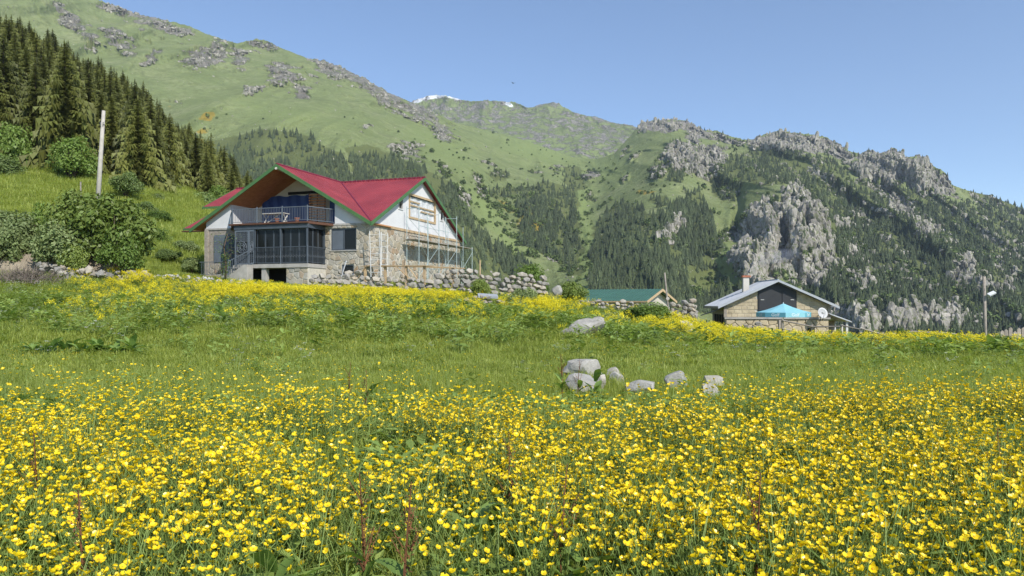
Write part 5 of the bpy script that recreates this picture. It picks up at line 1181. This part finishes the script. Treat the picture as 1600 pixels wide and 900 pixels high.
M_LEAF_C = leafmat('maple_leaf_bright', (.10,.17,.032), (.19,.27,.06), .35, .5, .2, .03)
M_LEAF_D = leafmat('willow_leaf_pale', (.14,.20,.06), (.24,.31,.11), .35, .55, .2, .03)
CR = {}
for key, mt in (('a', M_LEAF_A), ('b', M_LEAF_B), ('c', M_LEAF_C), ('d', M_LEAF_D)):
    CR[key] = [leaf_cloud(random.Random(200+ord(key)+k), 44, 8200, .030).mesh('crown', mt) for k in range(2)]
WOOD = [woody(random.Random(300+k)).mesh('trunk', M_BARK, True) for k in range(2)]
def bush(name, label, u0, u1, v0, v1, D, key, k=0, cat='shrub', group=None):
    x, y = uxy((u0+u1)/2, D); w = (u1-u0)/F*D; h = (v1-v0)/F*D; zb = zpx(v1, D); g = gz(x, y); zb = min(zb, g+.0) if zb-g < 6 else zb
    h = zpx(v0, D)-zb
    o = empty(name, (x, y, zb), k*1.3, label, cat, group); o.scale = (w*1.06, w*.95, h*1.04)
    c = link('trunk' if cat == 'tree' else 'stem', WOOD[k % 2], None, o); c = link('crown' if cat == 'tree' else 'foliage', CR[key][k % 2], None, o); return o
for i, (u0, u1, v0, v1, D, key, lb) in enumerate((
  (-20,55,188,292,104,'c','bright green broadleaf tree at the picture edge below the spruces'),(20,80,205,290,108,'d','pale rounded tree second along the foot of the spruces'),
  (72,150,208,292,100,'c','bright spreading maple below the spruces beside the utility pole'),(-30,40,240,300,98,'d','low pale tree in the near corner of the left slope'),
  (168,226,266,312,92,'d','pale rounded bushy tree just beyond the utility pole'),(285,345,296,350,112,'d','pale bushy tree behind the small red side roof'),(318,362,288,330,118,'c','bright green tree at the forest foot behind the house'),
  (215,262,300,330,100,'b','low grey-green tree on the slope under the last spruces'))):
    bush('broadleaf_tree', lb, u0, u1, v0, v1, D, key, i, 'tree', 'broadleaf trees at the forest foot')
for i, (u0, u1, v0, v1, D, key, lb) in enumerate((
  (112,240,288,412,47.5,'a','largest dark green shrub on the stony bank'),(66,176,284,405,48.5,'a','dark yellowish shrub behind the grey-green one on the bank'),
  (52,152,336,416,46.6,'b','grey-green shrub in front of the dark shrubs'),(-25,66,322,402,48,'b','grey-green shrub at the picture edge on the stony bank'),
  (-40,40,346,412,46.8,'b','low grey-green shrub in the very corner of the stony bank'),(35,100,312,400,49.5,'c','bright shrub between the edge shrub and the dark pair on the bank'),(150,226,350,414,46.4,'c','bright leafy shrub low down at the end of the stony bank'),(90,140,370,416,46.0,'a','small dark shrub at the front foot of the stony bank'))):
    bush('shrub', lb, u0, u1, v0, v1, D, key, i)
for i, (u0, u1, v0, v1, D, key, lb) in enumerate((
  (736,766,432,458,45.5,'a','small round bush in front of the drystone wall'),(864,922,436,474,46.5,'a','rounded dark bush beside the green shed roof'),(800,856,408,440,56,'c','bright bush growing behind the end of the drystone wall'),
  (972,1052,470,512,38,'c','loose leafy bush in front of the ruined wall'),(790,846,446,492,40,'b','grey-green bush among yellow mustard beside the stone heap'),(1440,1520,522,566,26,'c','low leafy shrub among the flowers below the fence'),
  (930,985,484,516,37,'b','small grey-green bush on the bank above the pale slab'),(1255,1300,520,548,31,'a','low dark bush below the hut corner'),(1395,1425,508,530,34,'a','dark tuft of shrub at the fence'),
  (1096,1150,512,548,29,'d','pale loose bush below the tan boulder and the hut eave'),(1172,1212,528,556,27,'c','bright low bush among weeds below the parasol'),(1340,1398,522,554,28,'b','grey-green weedy bush below the middle of the fence'),(1540,1592,522,560,26.5,'c','bright weedy bush below the street lamp and pickets'),(1000,1040,522,552,26,'d','pale weedy bush beside the round tan boulder'))):
    bush('bush', lb, u0, u1, v0, v1, D, key, i, 'bush')
# a row of low bushes on the slope behind the house
sl_ = random.Random(77)
for i, (u_, v_, D_, w_) in enumerate(((238,372,68,26),(262,402,58,22),(290,390,66,24),(248,342,82,20),(225,330,86,24),(300,412,57,16))):
    bush('bush', ('low green bush on the slope beside the big shrubs, nearest the house wall','low green bush on the lower slope above the rubble','low bush on the slope close to the small red side roof','small bush halfway up the slope under the bushy trees','small bush high on the slope beside the utility pole','tiny bush at the foot of the slope by the house corner')[i], u_-w_, u_+w_, v_-w_*.7, v_+w_*.5, D_, 'cdb'[i % 3], i, 'bush')
# young tree in front of the veranda
yt = empty('young_tree', (*uxy(352,49.2), gz(*uxy(352,49.2))), 0, 'thin young tree with sparse leaves before the house steps', 'tree')
mb = MB(); r2 = random.Random(8); mb.tube([(0,0,0),(.05,0,1.2),(-.1,0,2.4),(.15,0,3.3)], [.07,.06,.045,.02], 6)
for k in range(9):
    z = 1.6+k*.2; a = r2.uniform(0,6.28); l = r2.uniform(.5,1.3); mb.tube([(0,0,z),(l*.5*math.cos(a),l*.5*math.sin(a),z+.25),(l*math.cos(a),l*math.sin(a),z+.15)], [.02,.014,.006], 4)
mb.build('trunk', M_BARK, yt, True)
mb = MB()
for i in range(520):
    z = r2.choice((r2.uniform(.3,2.0), r2.uniform(1.6,3.4))); rr = r2.uniform(.05,.38) if z < 2 else r2.uniform(.1,1.1); a = r2.uniform(0,6.28); p = Vector((rr*math.cos(a), rr*math.sin(a), z)); q = Vector((r2.gauss(0,1),r2.gauss(0,1),r2.gauss(0,1))).normalized()*.07; s_ = q.cross(Vector((0,0,1)))*.5; mb.quad(p-q, p+s_, p+q, p-s_)
mb.build('crown', M_LEAF_C, yt)
# heap of dead brushwood
bp = MB(); r2 = random.Random(19)
for i in range(620):
    a = r2.uniform(0,6.28); rr = abs(r2.gauss(0,.75)); p = Vector((rr*1.35*math.cos(a), rr*math.sin(a), 0)); d = Vector((r2.gauss(0,.9), r2.gauss(0,.6), r2.uniform(.3,1.3))); l = r2.uniform(.5,1.3)
    q = p+d.normalized()*l; q.z = min(q.z, 1.25-.35*rr); bp.tube([p, (p+q)/2+Vector((r2.gauss(0,.12), r2.gauss(0,.12), .12)), q], [.018,.014,.007], 3, cap=False)
o_ = empty('brush_pile', (*uxy(40,43.2), gz(*uxy(40,43.2)))); tag(bp.build('twigs', simple('dead_twigs', (.22,.18,.15), (.12,.10,.08), .95, 5), o_), kind='stuff'); tag(o_, 'grey heap of dead brushwood at the foot of the stony bank', 'brush pile')

# ------------------------------------------------------------------ meadow: grass, buttercups, mustard
M_GRASS = leafmat('grass_blade', (.215,.28,.05), (.345,.41,.09), .45, .5, .4, .03, .12, (.48,.48,.17))
M_GRASSDARK = leafmat('weed_leaf', (.18,.26,.055), (.31,.40,.105), .4, .5, .3, .03)
def blade(mb, x, y, h, w, lean, a, m=0):
    dx, dy = math.cos(a)*lean*h, math.sin(a)*lean*h; sx, sy = -math.sin(a)*w/2, math.cos(a)*w/2; n = len(mb.v)
    mb.v += [(x-sx,y-sy,-.02),(x+sx,y+sy,-.02),(x+dx*.35+sx*.8,y+dy*.35+sy*.8,h*.6),(x+dx*.35-sx*.8,y+dy*.35-sy*.8,h*.6),(x+dx,y+dy,h*(1-.25*lean))]
    mb.f += [(n,n+1,n+2,n+3),(n+3,n+2,n+4)]; mb.m += [m, m]
def grass_patch(seed, n, rad, h, w, mt, lean=.5):
    r = random.Random(seed); mb = MB()
    for i in range(n):
        a = r.uniform(0,6.28); q = rad*math.sqrt(r.random()); blade(mb, q*math.cos(a), q*math.sin(a), h*r.uniform(.55,1.15), w*r.uniform(.7,1.3), r.uniform(.05,lean*1.6), r.uniform(0,6.28))
    return mb.mesh('grass', mt)
TUFT = [grass_patch(400+k, 30, .17, .36, .008, M_GRASS) for k in range(6)]
SHORT = [grass_patch(420+k, 44, .26, .17, .010, M_GRASS, .7) for k in range(5)]
def weed_patch(seed):
    r = random.Random(seed); mb = MB()
    for i in range(26):
        a = r.uniform(0,6.28); q = .2*math.sqrt(r.random()); x, y = q*math.cos(a), q*math.sin(a); h = r.uniform(.12,.4); l = r.uniform(.035,.085); b_ = r.uniform(0,6.28); t_ = r.uniform(-.3,.5)
        c, s = math.cos(b_), math.sin(b_); mb.quad((x-c*l,y-s*l,h-l*t_),(x-s*l*.45,y+c*l*.45,h+.01),(x+c*l,y+s*l,h+l*t_),(x+s*l*.45,y-c*l*.45,h+.01))
    for i in range(10): a = r.uniform(0,6.28); q = .2*math.sqrt(r.random()); blade(mb, q*math.cos(a), q*math.sin(a), r.uniform(.2,.42), .008, r.uniform(.1,.5), r.uniform(0,6.28))
    return mb.mesh('weeds', M_GRASSDARK)
WEED = [weed_patch(440+k) for k in range(5)]
def field(n, D0, D1, u0, u1, dens=None):
    D = np.sqrt(RNG.uniform(D0*D0, D1*D1, n)); u = RNG.uniform(u0, u1, n); x = (u-800)/F*D; y = D
    if dens is not None:
        k = RNG.random(n) < dens(x, y, u, D); x, y, u, D = x[k], y[k], u[k], D[k]
    return x, y, u, D
HX = lambda x, y: ((x-HO.x)*math.cos(HROT)+(y-HO.y)*math.sin(HROT), -(x-HO.x)*math.sin(HROT)+(y-HO.y)*math.cos(HROT))
def clear(x, y):
    a, b_ = HX(x, y); c_, d_ = (x-HH.x)*math.cos(hrot)+(y-HH.y)*math.sin(hrot), -(x-HH.x)*math.sin(hrot)+(y-HH.y)*math.cos(hrot)
    return ~(((a > -16.5) & (a < .2) & (b_ > -.3) & (b_ < 17)) | ((c_ > -3.2) & (c_ < 3.2) & (d_ > 0) & (d_ < 5.2)) | ((a > -9.8) & (a < -3.2) & (b_ > -2.4) & (b_ < 0)))
def strew(name, lib, xs, s0, s1, tilt, label, cat, up=None, zs=0.0):
    x, y, u, D = xs; k = clear(x, y); x, y = x[k], y[k]; n = len(x); s = RNG.uniform(s0, s1, n)
    if up is not None: s = s*up(np.hypot(x, y))
    if name == 'mustard_flowers': s = s*np.where(x/y > .24, 1.0, 1.0)*np.where((x/y > -.5) & (x/y < .02) & (y > 41.5), .78, 1.0)
    if name == 'weeds': s = np.minimum(s, np.where((x/y > .10) & (y > 27), 1.15, np.where(y > 36, 1.2, 9)))
    z = ground_z(x, y)+zs
    return scatter(name, lib, np.stack([x, y, z], -1), np.stack([RNG.normal(0, tilt, n), RNG.normal(0, tilt, n), RNG.uniform(0, 6.28, n)], -1), s, RNG.integers(0, len(lib), n), label, cat)
behind = lambda x, y, u, D: np.ones(len(x))
patch = lambda x, y, sc, o=0.: fbm(x*sc+o, y*sc, 0*x+o, 3)
strew('grass', TUFT, field(4600, 1.0, 9, -150, 1750), .75, 1.25, .12, 'tall meadow grass growing among the buttercups', 'grass')
strew('grass', TUFT, field(5200, 9, 14.5, -150, 1750, lambda x, y, u, D: np.clip(1.25-.09*(D-9), .3, 1)), .6, 1.0, .12, 'thinner meadow grass behind the buttercups', 'grass')
strew('grass', SHORT, field(15000, 10, 30, -200, 1800), .8, 1.35, .08, 'short green grass of the middle meadow', 'grass', lambda d: np.clip(d/16, .9, 1.6))
strew('grass', SHORT, field(17000, 28, 60, -200, 1800), 1.4, 2.4, .08, 'short grass on the upper bank and terrace', 'grass')
strew('grass', SHORT, field(15000, 58, 125, -250, 700), 2.6, 4.6, .05, 'grass of the slope under the spruce forest', 'grass')
strew('weeds', WEED, field(1800, 1.3, 10, -150, 1750), .7, 1.1, .15, 'broad weed leaves low in the meadow', 'weeds')
strew('weeds', WEED, field(13000, 18, 47, -150, 1750, lambda x, y, u, D: np.clip(sstep(19, 30, D)*(.40+1.1*patch(x, y, .35))*(.75+.5*sstep(600, 900, u))+.02, 0, 1)), .9, 2.2, .15, 'leafy weeds over the bank', 'weeds')
strew('weeds', WEED, field(2600, 12, 24, -150, 1750, lambda x, y, u, D: np.clip(.05+.5*patch(x, y, .5, 4.), 0, 1)), .6, 1.1, .15, 'leafy weeds in the middle meadow', 'weeds')

def petal_mat(name, c1, c2, trans=.25, rough=.35):
    m, t, o = new_mat(name); oi = N(t, 'ShaderNodeObjectInfo'); g = N(t, 'ShaderNodeNewGeometry'); b = N(t, 'ShaderNodeBsdfPrincipled'); b.inputs['Roughness'].default_value = rough
    c = mixc(t, mth(t, 'ADD', mth(t, 'MULTIPLY', oi.outputs['Random'], .5), mth(t, 'MULTIPLY', g.outputs['Random Per Island'], .5)), c1, c2); t.links.new(c, b.inputs['Base Color'])
    tr = N(t, 'ShaderNodeBsdfTranslucent'); t.links.new(c, tr.inputs[0]); mx = N(t, 'ShaderNodeMixShader'); mx.inputs[0].default_value = trans
    t.links.new(b.outputs[0], mx.inputs[1]); t.links.new(tr.outputs[0], mx.inputs[2]); t.links.new(mx.outputs[0], o.inputs[0]); return m
M_PETAL = petal_mat('buttercup_petal', (.90,.635,.008), (.93,.735,.018)); M_EYE = simple('buttercup_centre', (.55,.34,.01), (.45,.26,.01), .7, 60)
M_STEM = leafmat('flower_stem', (.16,.235,.05), (.25,.33,.09), .25, .6, .2, .02)
M_MUST = petal_mat('mustard_petal', (.86,.72,.012), (.90,.80,.03), .3, .5); M_WHITEFL = petal_mat('white_umbel_petal', (.70,.72,.66), (.78,.78,.74), .3, .6)
def bloom(mb, c, tilt, az, r, openness, m=0, me_=1, sub=True):
    M = Matrix.Translation(c) @ Euler((tilt, 0, az)).to_matrix().to_4x4(); ez = r*(.30+.55*openness)
    for k in range(5):
        a = k*1.2566; ca, sa_ = math.cos(a), math.sin(a)
        def P(q, w, z): return tuple(M @ Vector((ca*q-sa_*w, sa_*q+ca*w, z)))
        n = len(mb.v); mb.v += [P(r*.08, -r*.1, 0), P(r*.08, r*.1, 0), P(r*.6, r*.50, ez*.45), P(r*.95, r*.30, ez), P(r*.95, -r*.30, ez*1.02), P(r*.6, -r*.50, ez*.45)]
        mb.f += [(n,n+1,n+2,n+5),(n+5,n+2,n+3,n+4)]; mb.m += [m, m]
    if me_ is not None:
        n = len(mb.v); mb.v += [tuple(M @ Vector((r*.28*math.cos(k*1.0472), r*.28*math.sin(k*1.0472), ez*.28))) for k in range(6)]+[tuple(M @ Vector((0,0,ez*.5)))]
        for k in range(6): mb.f.append((n+k, n+(k+1) % 6, n+6)); mb.m.append(me_)
def buttercup(seed, sep=False):
    r = random.Random(seed); S_ = MB(); B_ = []; k = r.randint(4, 7); H = r.uniform(.36, .48)
    S_.tube([(0,0,-.02),(.01,.01,H*.6),(0,0,H)], [.0028,.0024,.002], 3, 0, False)
    for i in range(k):
        a = 6.28*i/k+r.uniform(-.5,.5); l = r.uniform(.04,.17); top = Vector((l*math.cos(a), l*math.sin(a), H+r.uniform(-.06,.20))); st_ = H*r.uniform(.55,1)
        S_.tube([(0,0,st_), (top.x*.5, top.y*.5, (st_+top.z)*.5+.01), tuple(top)], [.002,.0017,.0014], 3, 0, False)
        B_.append((top, r.uniform(0,.9), r.uniform(0,6.28), (r.uniform(.0120,.0185) if r.random() > .14 else r.uniform(.006,.010)), r.uniform(.0,1.0)))
    for i in range(5):
        a = r.uniform(0,6.28); z = r.uniform(.05,.3); l = r.uniform(.04,.09); c, s = math.cos(a), math.sin(a)
        for d in (-.5, 0, .5): S_.quad((0,0,z),(l*math.cos(a+d)*.6-s*.008,l*math.sin(a+d)*.6+c*.008,z+.02),(l*math.cos(a+d),l*math.sin(a+d),z),(l*math.cos(a+d)*.6+s*.008,l*math.sin(a+d)*.6-c*.008,z+.015))
    if sep: return S_, B_
    n0 = len(S_.f)
    for b_ in B_: bloom(S_, *b_, 1, 2)
    return S_.mesh('buttercup', [M_STEM, M_PETAL, M_EYE])
BC = [buttercup(500+k) for k in range(10)]
def bc_dens(x, y, u, D):
    n = patch(x, y, .55); n2 = patch(x, y, 1.6, 9.); lim = 7.2-.5*sstep(700, 0, u)+1.3*sstep(1050, 1500, u)
    core = sstep(lim+1.3, lim-.3, D); hole = 1-.75*np.exp(-(((u-740)/90)**2+((D-4.0)/.6)**2)); hole2 = 1-.75*sstep(3.7, 2.8, D)*np.exp(-((u-620)/280)**2)
    return np.clip(core*(.64+1.75*n+.7*n2)*hole*hole2+.035*sstep(13, 9, D)*(1+3*n)*(1-.8*np.exp(-((u-990)/170)**2)), .0, 1)
bx_ = field(28000, 2.0, 15, -120, 1720, bc_dens)
order = np.argsort(np.hypot(bx_[0], bx_[1]-0)); inview = [i for i in order if -10 < bx_[2][i] < 1610 and bx_[3][i] > 2.2][:300]
mask = np.ones(len(bx_[0]), bool); mask[inview] = False
strew('buttercups', BC, tuple(q[mask] for q in bx_), .85, 1.2, .08, 'mass of yellow buttercups filling the near meadow', 'flowers')
BCP = []
for k in range(6):
    S_, B_ = buttercup(520+k, True); sm_ = S_.mesh('stem', M_STEM); bl = []
    for b_ in B_: q = MB(); bloom(q, *b_, 0, 1); bl.append(q.mesh('bloom', [M_PETAL, M_EYE]))
    BCP.append((sm_, bl))
strew('buttercups', BC, field(2600, 8.5, 26, -100, 1700, lambda x, y, u, D: np.clip(.18+.9*patch(x, y, .3, 21.), 0, .8)*(1-.8*np.exp(-((u-990)/150)**2-((D-12.5)/2)**2))), .45, .7, .1, 'thin sprinkling of buttercups over the middle meadow', 'flowers')
r2 = random.Random(6)
for i in inview:
    x, y = float(bx_[0][i]), float(bx_[1][i]); o = empty('buttercup', (x, y, gz(x, y)), r2.uniform(0, 6.28), 'yellow buttercup plant in the nearest strip of the meadow', 'flower', 'nearest buttercups'); s_ = r2.uniform(.85, 1.2); o.scale = (s_, s_, s_); o.rotation_euler = (r2.gauss(0,.06), r2.gauss(0,.06), r2.uniform(0,6.28))
    sm_, bl = r2.choice(BCP); link('stem', sm_, None, o)
    for q in bl: link('bloom', q, None, o)

def mustard(seed, H=.75, heads=11, per=16):
    r = random.Random(seed); mb = MB(); mb.tube([(0,0,-.03),(.02,0,H*.5),(0,0,H*.8)], [.008,.006,.004], 4, 0, False)
    for i in range(heads):
        a = r.uniform(0,6.28); l = r.uniform(.04,.27); z0 = H*r.uniform(.3,.75); tp = Vector((l*math.cos(a), l*math.sin(a), H*r.uniform(.74,1.08)))
        mb.tube([(0,0,z0), (tp.x*.6,tp.y*.6,(z0+tp.z)/2), tuple(tp)], [.004,.003,.002], 3, 0, False)
        for k in range(per):
            p = tp+Vector((r.gauss(0,.032), r.gauss(0,.032), r.gauss(-.015,.028))); d = Vector((r.gauss(0,.7), r.gauss(0,.7), 1)).normalized(); s = r.uniform(.010,.019); a_ = d.cross(Vector((1,.3,0))).normalized(); b_ = d.cross(a_); mb.quad(p-a_*s, p-b_*s, p+a_*s, p+b_*s, m=1)
    for i in range(16):
        a = r.uniform(0,6.28); z = r.uniform(.08,.62)*H; l = r.uniform(.06,.14); c, s = math.cos(a), math.sin(a); mb.quad((0,0,z),(c*l*.5-s*.025,s*l*.5+c*.025,z+.03),(c*l,s*l,z+.0),(c*l*.5+s*.025,s*l*.5-c*.025,z+.03))
    return mb.mesh('mustard', [M_STEM, M_MUST])
MU = [mustard(600+k) for k in range(7)]
def mu_dens(x, y, u, D):
    n = patch(x, y, .3, 2.); n2 = patch(x, y, .9, 5.)
    a = sstep(90, 190, u)*sstep(735, 690, u)*sstep(37.5, 42, D)*(1-.9*sstep(44.2, 45.2, D)*sstep(200, 260, u))*(.15+.5*sstep(230, 460, u)+.9*n+.8*n2)
    b_ = sstep(60, 300, u)*sstep(760, 600, u)*sstep(33, 40, D)*np.clip(.10+.5*n+.3*n2, 0, .6)
    c = sstep(980, 1090, u)*sstep(23, 31, D)*np.clip(.10+1.7*n+2.0*n2, 0, 1)*.95
    e = np.exp(-((u-845)/50)**2-((D-39)/3)**2)*1.0*(.6+n2)
    f = .035*sstep(24, 30, D)*(1+3*n2)*sstep(70, 130, u)
    return np.clip(np.maximum.reduce([a, b_, c, e, f]), 0, 1)
mx_ = field(46000, 22, 46.3, -60, 1700, mu_dens)
# nearest mustard clumps one can tell apart are objects of their own
md_ = np.hypot(mx_[0], mx_[1]); near = [i for i in np.argsort(md_) if 0 < mx_[2][i] < 1600][:60]; mask = np.ones(len(md_), bool); mask[near] = False
strew('mustard_flowers', MU, tuple(q[mask] for q in mx_), .45, 1.2, .12, 'mass of yellow mustard flowers along the bank', 'flowers')
for i in near:
    x, y = float(mx_[0][i]), float(mx_[1][i]); o = bpy.data.objects.new('mustard_plant', MU[i % 7]); COL.objects.link(o); o.location = (x, y, gz(x, y)); o.rotation_euler = (0,0,r2.uniform(0,6.28)); q = r2.uniform(.5,.8); o.scale = (q,q,q)
    tag(o, 'single yellow mustard plant on the near side of the bank', 'plant', 'nearest mustard plants')
def umbel(seed):
    r = random.Random(seed); mb = MB()
    for i in range(6):
        a = r.uniform(0,6.28); l = r.uniform(.02,.2); H = r.uniform(.25,.45); mb.tube([(0,0,0),(l*math.cos(a)*.6,l*math.sin(a)*.6,H*.6),(l*math.cos(a),l*math.sin(a),H)], .003, 3, 0, False)
        for k in range(9): p = Vector((l*math.cos(a)+r.gauss(0,.022), l*math.sin(a)+r.gauss(0,.022), H+r.gauss(0,.006))); s = r.uniform(.007,.013); mb.quad(p+Vector((-s,0,0)), p+Vector((0,-s,.003)), p+Vector((s,0,0)), p+Vector((0,s,.003)), m=1)
    return mb.mesh('umbel', [M_STEM, M_WHITEFL])
UM = [umbel(640+k) for k in range(4)]
strew('white_flowers', UM, field(7500, 13, 44, -100, 1650, lambda x, y, u, D: np.clip(sstep(22, 30, D)*sstep(1000, 420, u)*(.25+.8*patch(x, y, .35, 12.))+.10*patch(x, y, .4, 3.), .015, .8)), .8, 1.5, .12, 'scattered small white flowers over the bank', 'flowers')

# ------------------------------------------------------------------ broad-leaved docks
M_DOCK = leafmat('dock_leaf', (.14,.23,.05), (.25,.35,.09), .35, .45, .25, .02); M_SEED = simple('dock_seed', (.20,.085,.035), (.12,.05,.02), .9, 30); M_YLEAF = leafmat('yellowing_leaf', (.45,.30,.03), (.5,.25,.02), .3, .5, .2)
def dock_leaf(mb, base, az, L, W, rise, droop, m=0):
    n = 6; pts = []
    ca, sa_ = math.cos(az), math.sin(az)
    for i in range(n+1):
        f = i/n; q = L*f; z = rise*L*f-droop*L*f*f; w = W*math.sin(math.pi*min(1, .08+f*.92))**.7*(1-.15*f); wv = .06*W*math.sin(i*2.3)
        for s, dz in ((-1,.18*w),(0,0),(1,.18*w)): pts.append((base[0]+ca*q-sa_*s*w/2, base[1]+sa_*q+ca*s*w/2, base[2]+z+dz+wv*abs(s)))
    k = len(mb.v); mb.v += pts
    for i in range(n):
        for j in (0, 1): a = k+i*3+j; mb.f.append((a, a+1, a+4, a+3)); mb.m.append(m)
DL = []
r2 = random.Random(31)
for k in range(5):
    mb = MB(); dock_leaf(mb, (0,0,0), 0, 1, r2.uniform(.34,.48), r2.uniform(.5,1.3), r2.uniform(.4,1.0)); DL.append(mb.mesh('leaf', M_DOCK, True))
def seed_stalk(seed, H):
    r = random.Random(seed); mb = MB(); mb.tube([(0,0,0),(.02,0,H*.5),(.0,.02,H)], [.006,.005,.002], 4)
    for i in range(7):
        z = H*r.uniform(.42,.8); a = r.uniform(0,6.28); l = H*r.uniform(.1,.22); e = (l*.45*math.cos(a), l*.45*math.sin(a), z+l); mb.tube([(0,0,z), e], [.003,.0015], 3)
        for k in range(22):
            f = r.random(); p = Vector((e[0]*f, e[1]*f, z+l*f))+Vector((r.gauss(0,.008), r.gauss(0,.008), r.gauss(0,.008))); s = .0055; d = Vector((r.gauss(0,1),r.gauss(0,1),r.gauss(0,1))).normalized()*s; q = d.cross(Vector((0,0,1))); mb.quad(p-d, p-q, p+d, p+q)
    for k in range(60):
        z = H*r.uniform(.6,1); p = Vector((r.gauss(0,.009), r.gauss(0,.009), z)); d = Vector((r.gauss(0,1),r.gauss(0,1),r.gauss(0,1))).normalized()*.006; q = d.cross(Vector((0,0,1))); mb.quad(p-d, p-q, p+d, p+q)
    return mb.mesh('seed_stalk', M_SEED)
STK = [seed_stalk(700+k, .85) for k in range(4)]
def dock(u, D, label, n=6, L=.28, stalk=True, h=1.0, name='dock_plant', cat='plant', seed=0):
    r = random.Random(seed+int(u)); x, y = uxy(u, D); o = empty(name, (x, y, gz(x, y)), r.uniform(0,6.28), label, cat)
    for i in range(n):
        l = link('leaf', r.choice(DL), None, o); q = L*r.uniform(.7,1.25); l.scale = (q, q, q); l.rotation_euler = (r.gauss(0,.15), r.uniform(-.45,.15), 6.28*i/n+r.uniform(-.4,.4)); l.location = (0, 0, r.uniform(.08,.48)*h)
    if stalk: s = link('seed_stalk', r.choice(STK), None, o); s.scale = (1.2,1.2,h)
    return o
for i, (u_, D_, st_, lb) in enumerate(((120,2.55,1,'dock with red-brown seed stalk at the near corner of the meadow'),(430,2.7,0,'clump of broad dock leaves low in the near grass'),(570,2.9,1,'tall rusty dock stalk standing near the middle of the buttercups'),(640,2.75,1,'thin red dock stalk beside the taller rusty one'),
    (745,4.0,0,'broad-leaved dock in the dark gap among the buttercups'),(800,4.5,1,'dock with dark bent stalk behind the gap in the buttercups'),(880,3.6,1,'slender brown dock stalk right of the gap in the buttercups'),(905,3.3,0,'upright pale dock leaves among dense buttercups'),(1000,5.2,0,'dock leaves half buried in the buttercups behind'),
    (1180,2.9,1,'brown seeded dock stalk in the near buttercups on the right'),(1210,5.4,0,'pale dock leaf clump in the right-hand buttercups'),(1370,4.2,0,'long strap-like dock leaves among right-hand buttercups'),(1560,4.6,1,'reddish dock stalk near the right picture edge'),(60,4.4,1,'dark bent dock stalk near the left picture edge'),
    (570,8.6,1,'far thin dock stalk above the buttercups, left of the rock pile'),(878,11.2,1,'rusty dock stalk just before the meadow rock pile'),(905,10.6,1,'red-stemmed dock at the foot of the rock pile'),(930,11.4,0,'leafy dock between the rock pile and the buttercups'),(545,9.5,1,'faint brown dock stalk in the middle meadow'))):
    dock(u_, D_+(.5 if D_ < 3.2 else 0), lb, 14 if not st_ else 5, (.155 if st_ else .20) if D_ < 6 else .22, st_, .95, seed=i+3)
for i, (u_, D_) in enumerate(((52,19.3),(78,19.0),(104,19.5),(130,19.1),(156,19.4),(182,19.2),(206,19.5))):
    dock(u_, D_, 'low broad-leaved plant, %s in the leafy row across the left meadow' % ('first','second','third','fourth','fifth','sixth','last')[i], 14, .42, False, .5, 'butterbur_plant', seed=40+i)
for i, (u_, D_, lb) in enumerate(((1470,24,'large-leaved plant below the fence, beside the low leafy shrub'),(1500,25,'large-leaved plant below the street lamp'),(1330,27,'large-leaved plant under the fence posts'),(545,27,'dark thistle-like leafy plant alone on the green bank'),(350,28,'broad leafy plant on the bank below the house steps'),(1550,24,'large-leaved plant below the fence pickets'))):
    dock(u_, D_, lb, 16, .5, False, 1.0, 'butterbur_plant', seed=60+i)
# ------------------------------------------------------------------ the air between here and the mountains
mb = MB(); mb.box(-4500, 5500, -80, 5200, -340, 1500)
m, t, o = new_mat('mountain_air'); pv = N(t, 'ShaderNodeVolumePrincipled'); pv.inputs['Color'].default_value = (.72,.84,1.0,1); pv.inputs['Density'].default_value = 6.8e-5; pv.inputs['Anisotropy'].default_value = .2
t.links.new(pv.outputs[0], o.inputs['Volume'])
haze = mb.build('haze', m); tag(haze, kind='stuff')
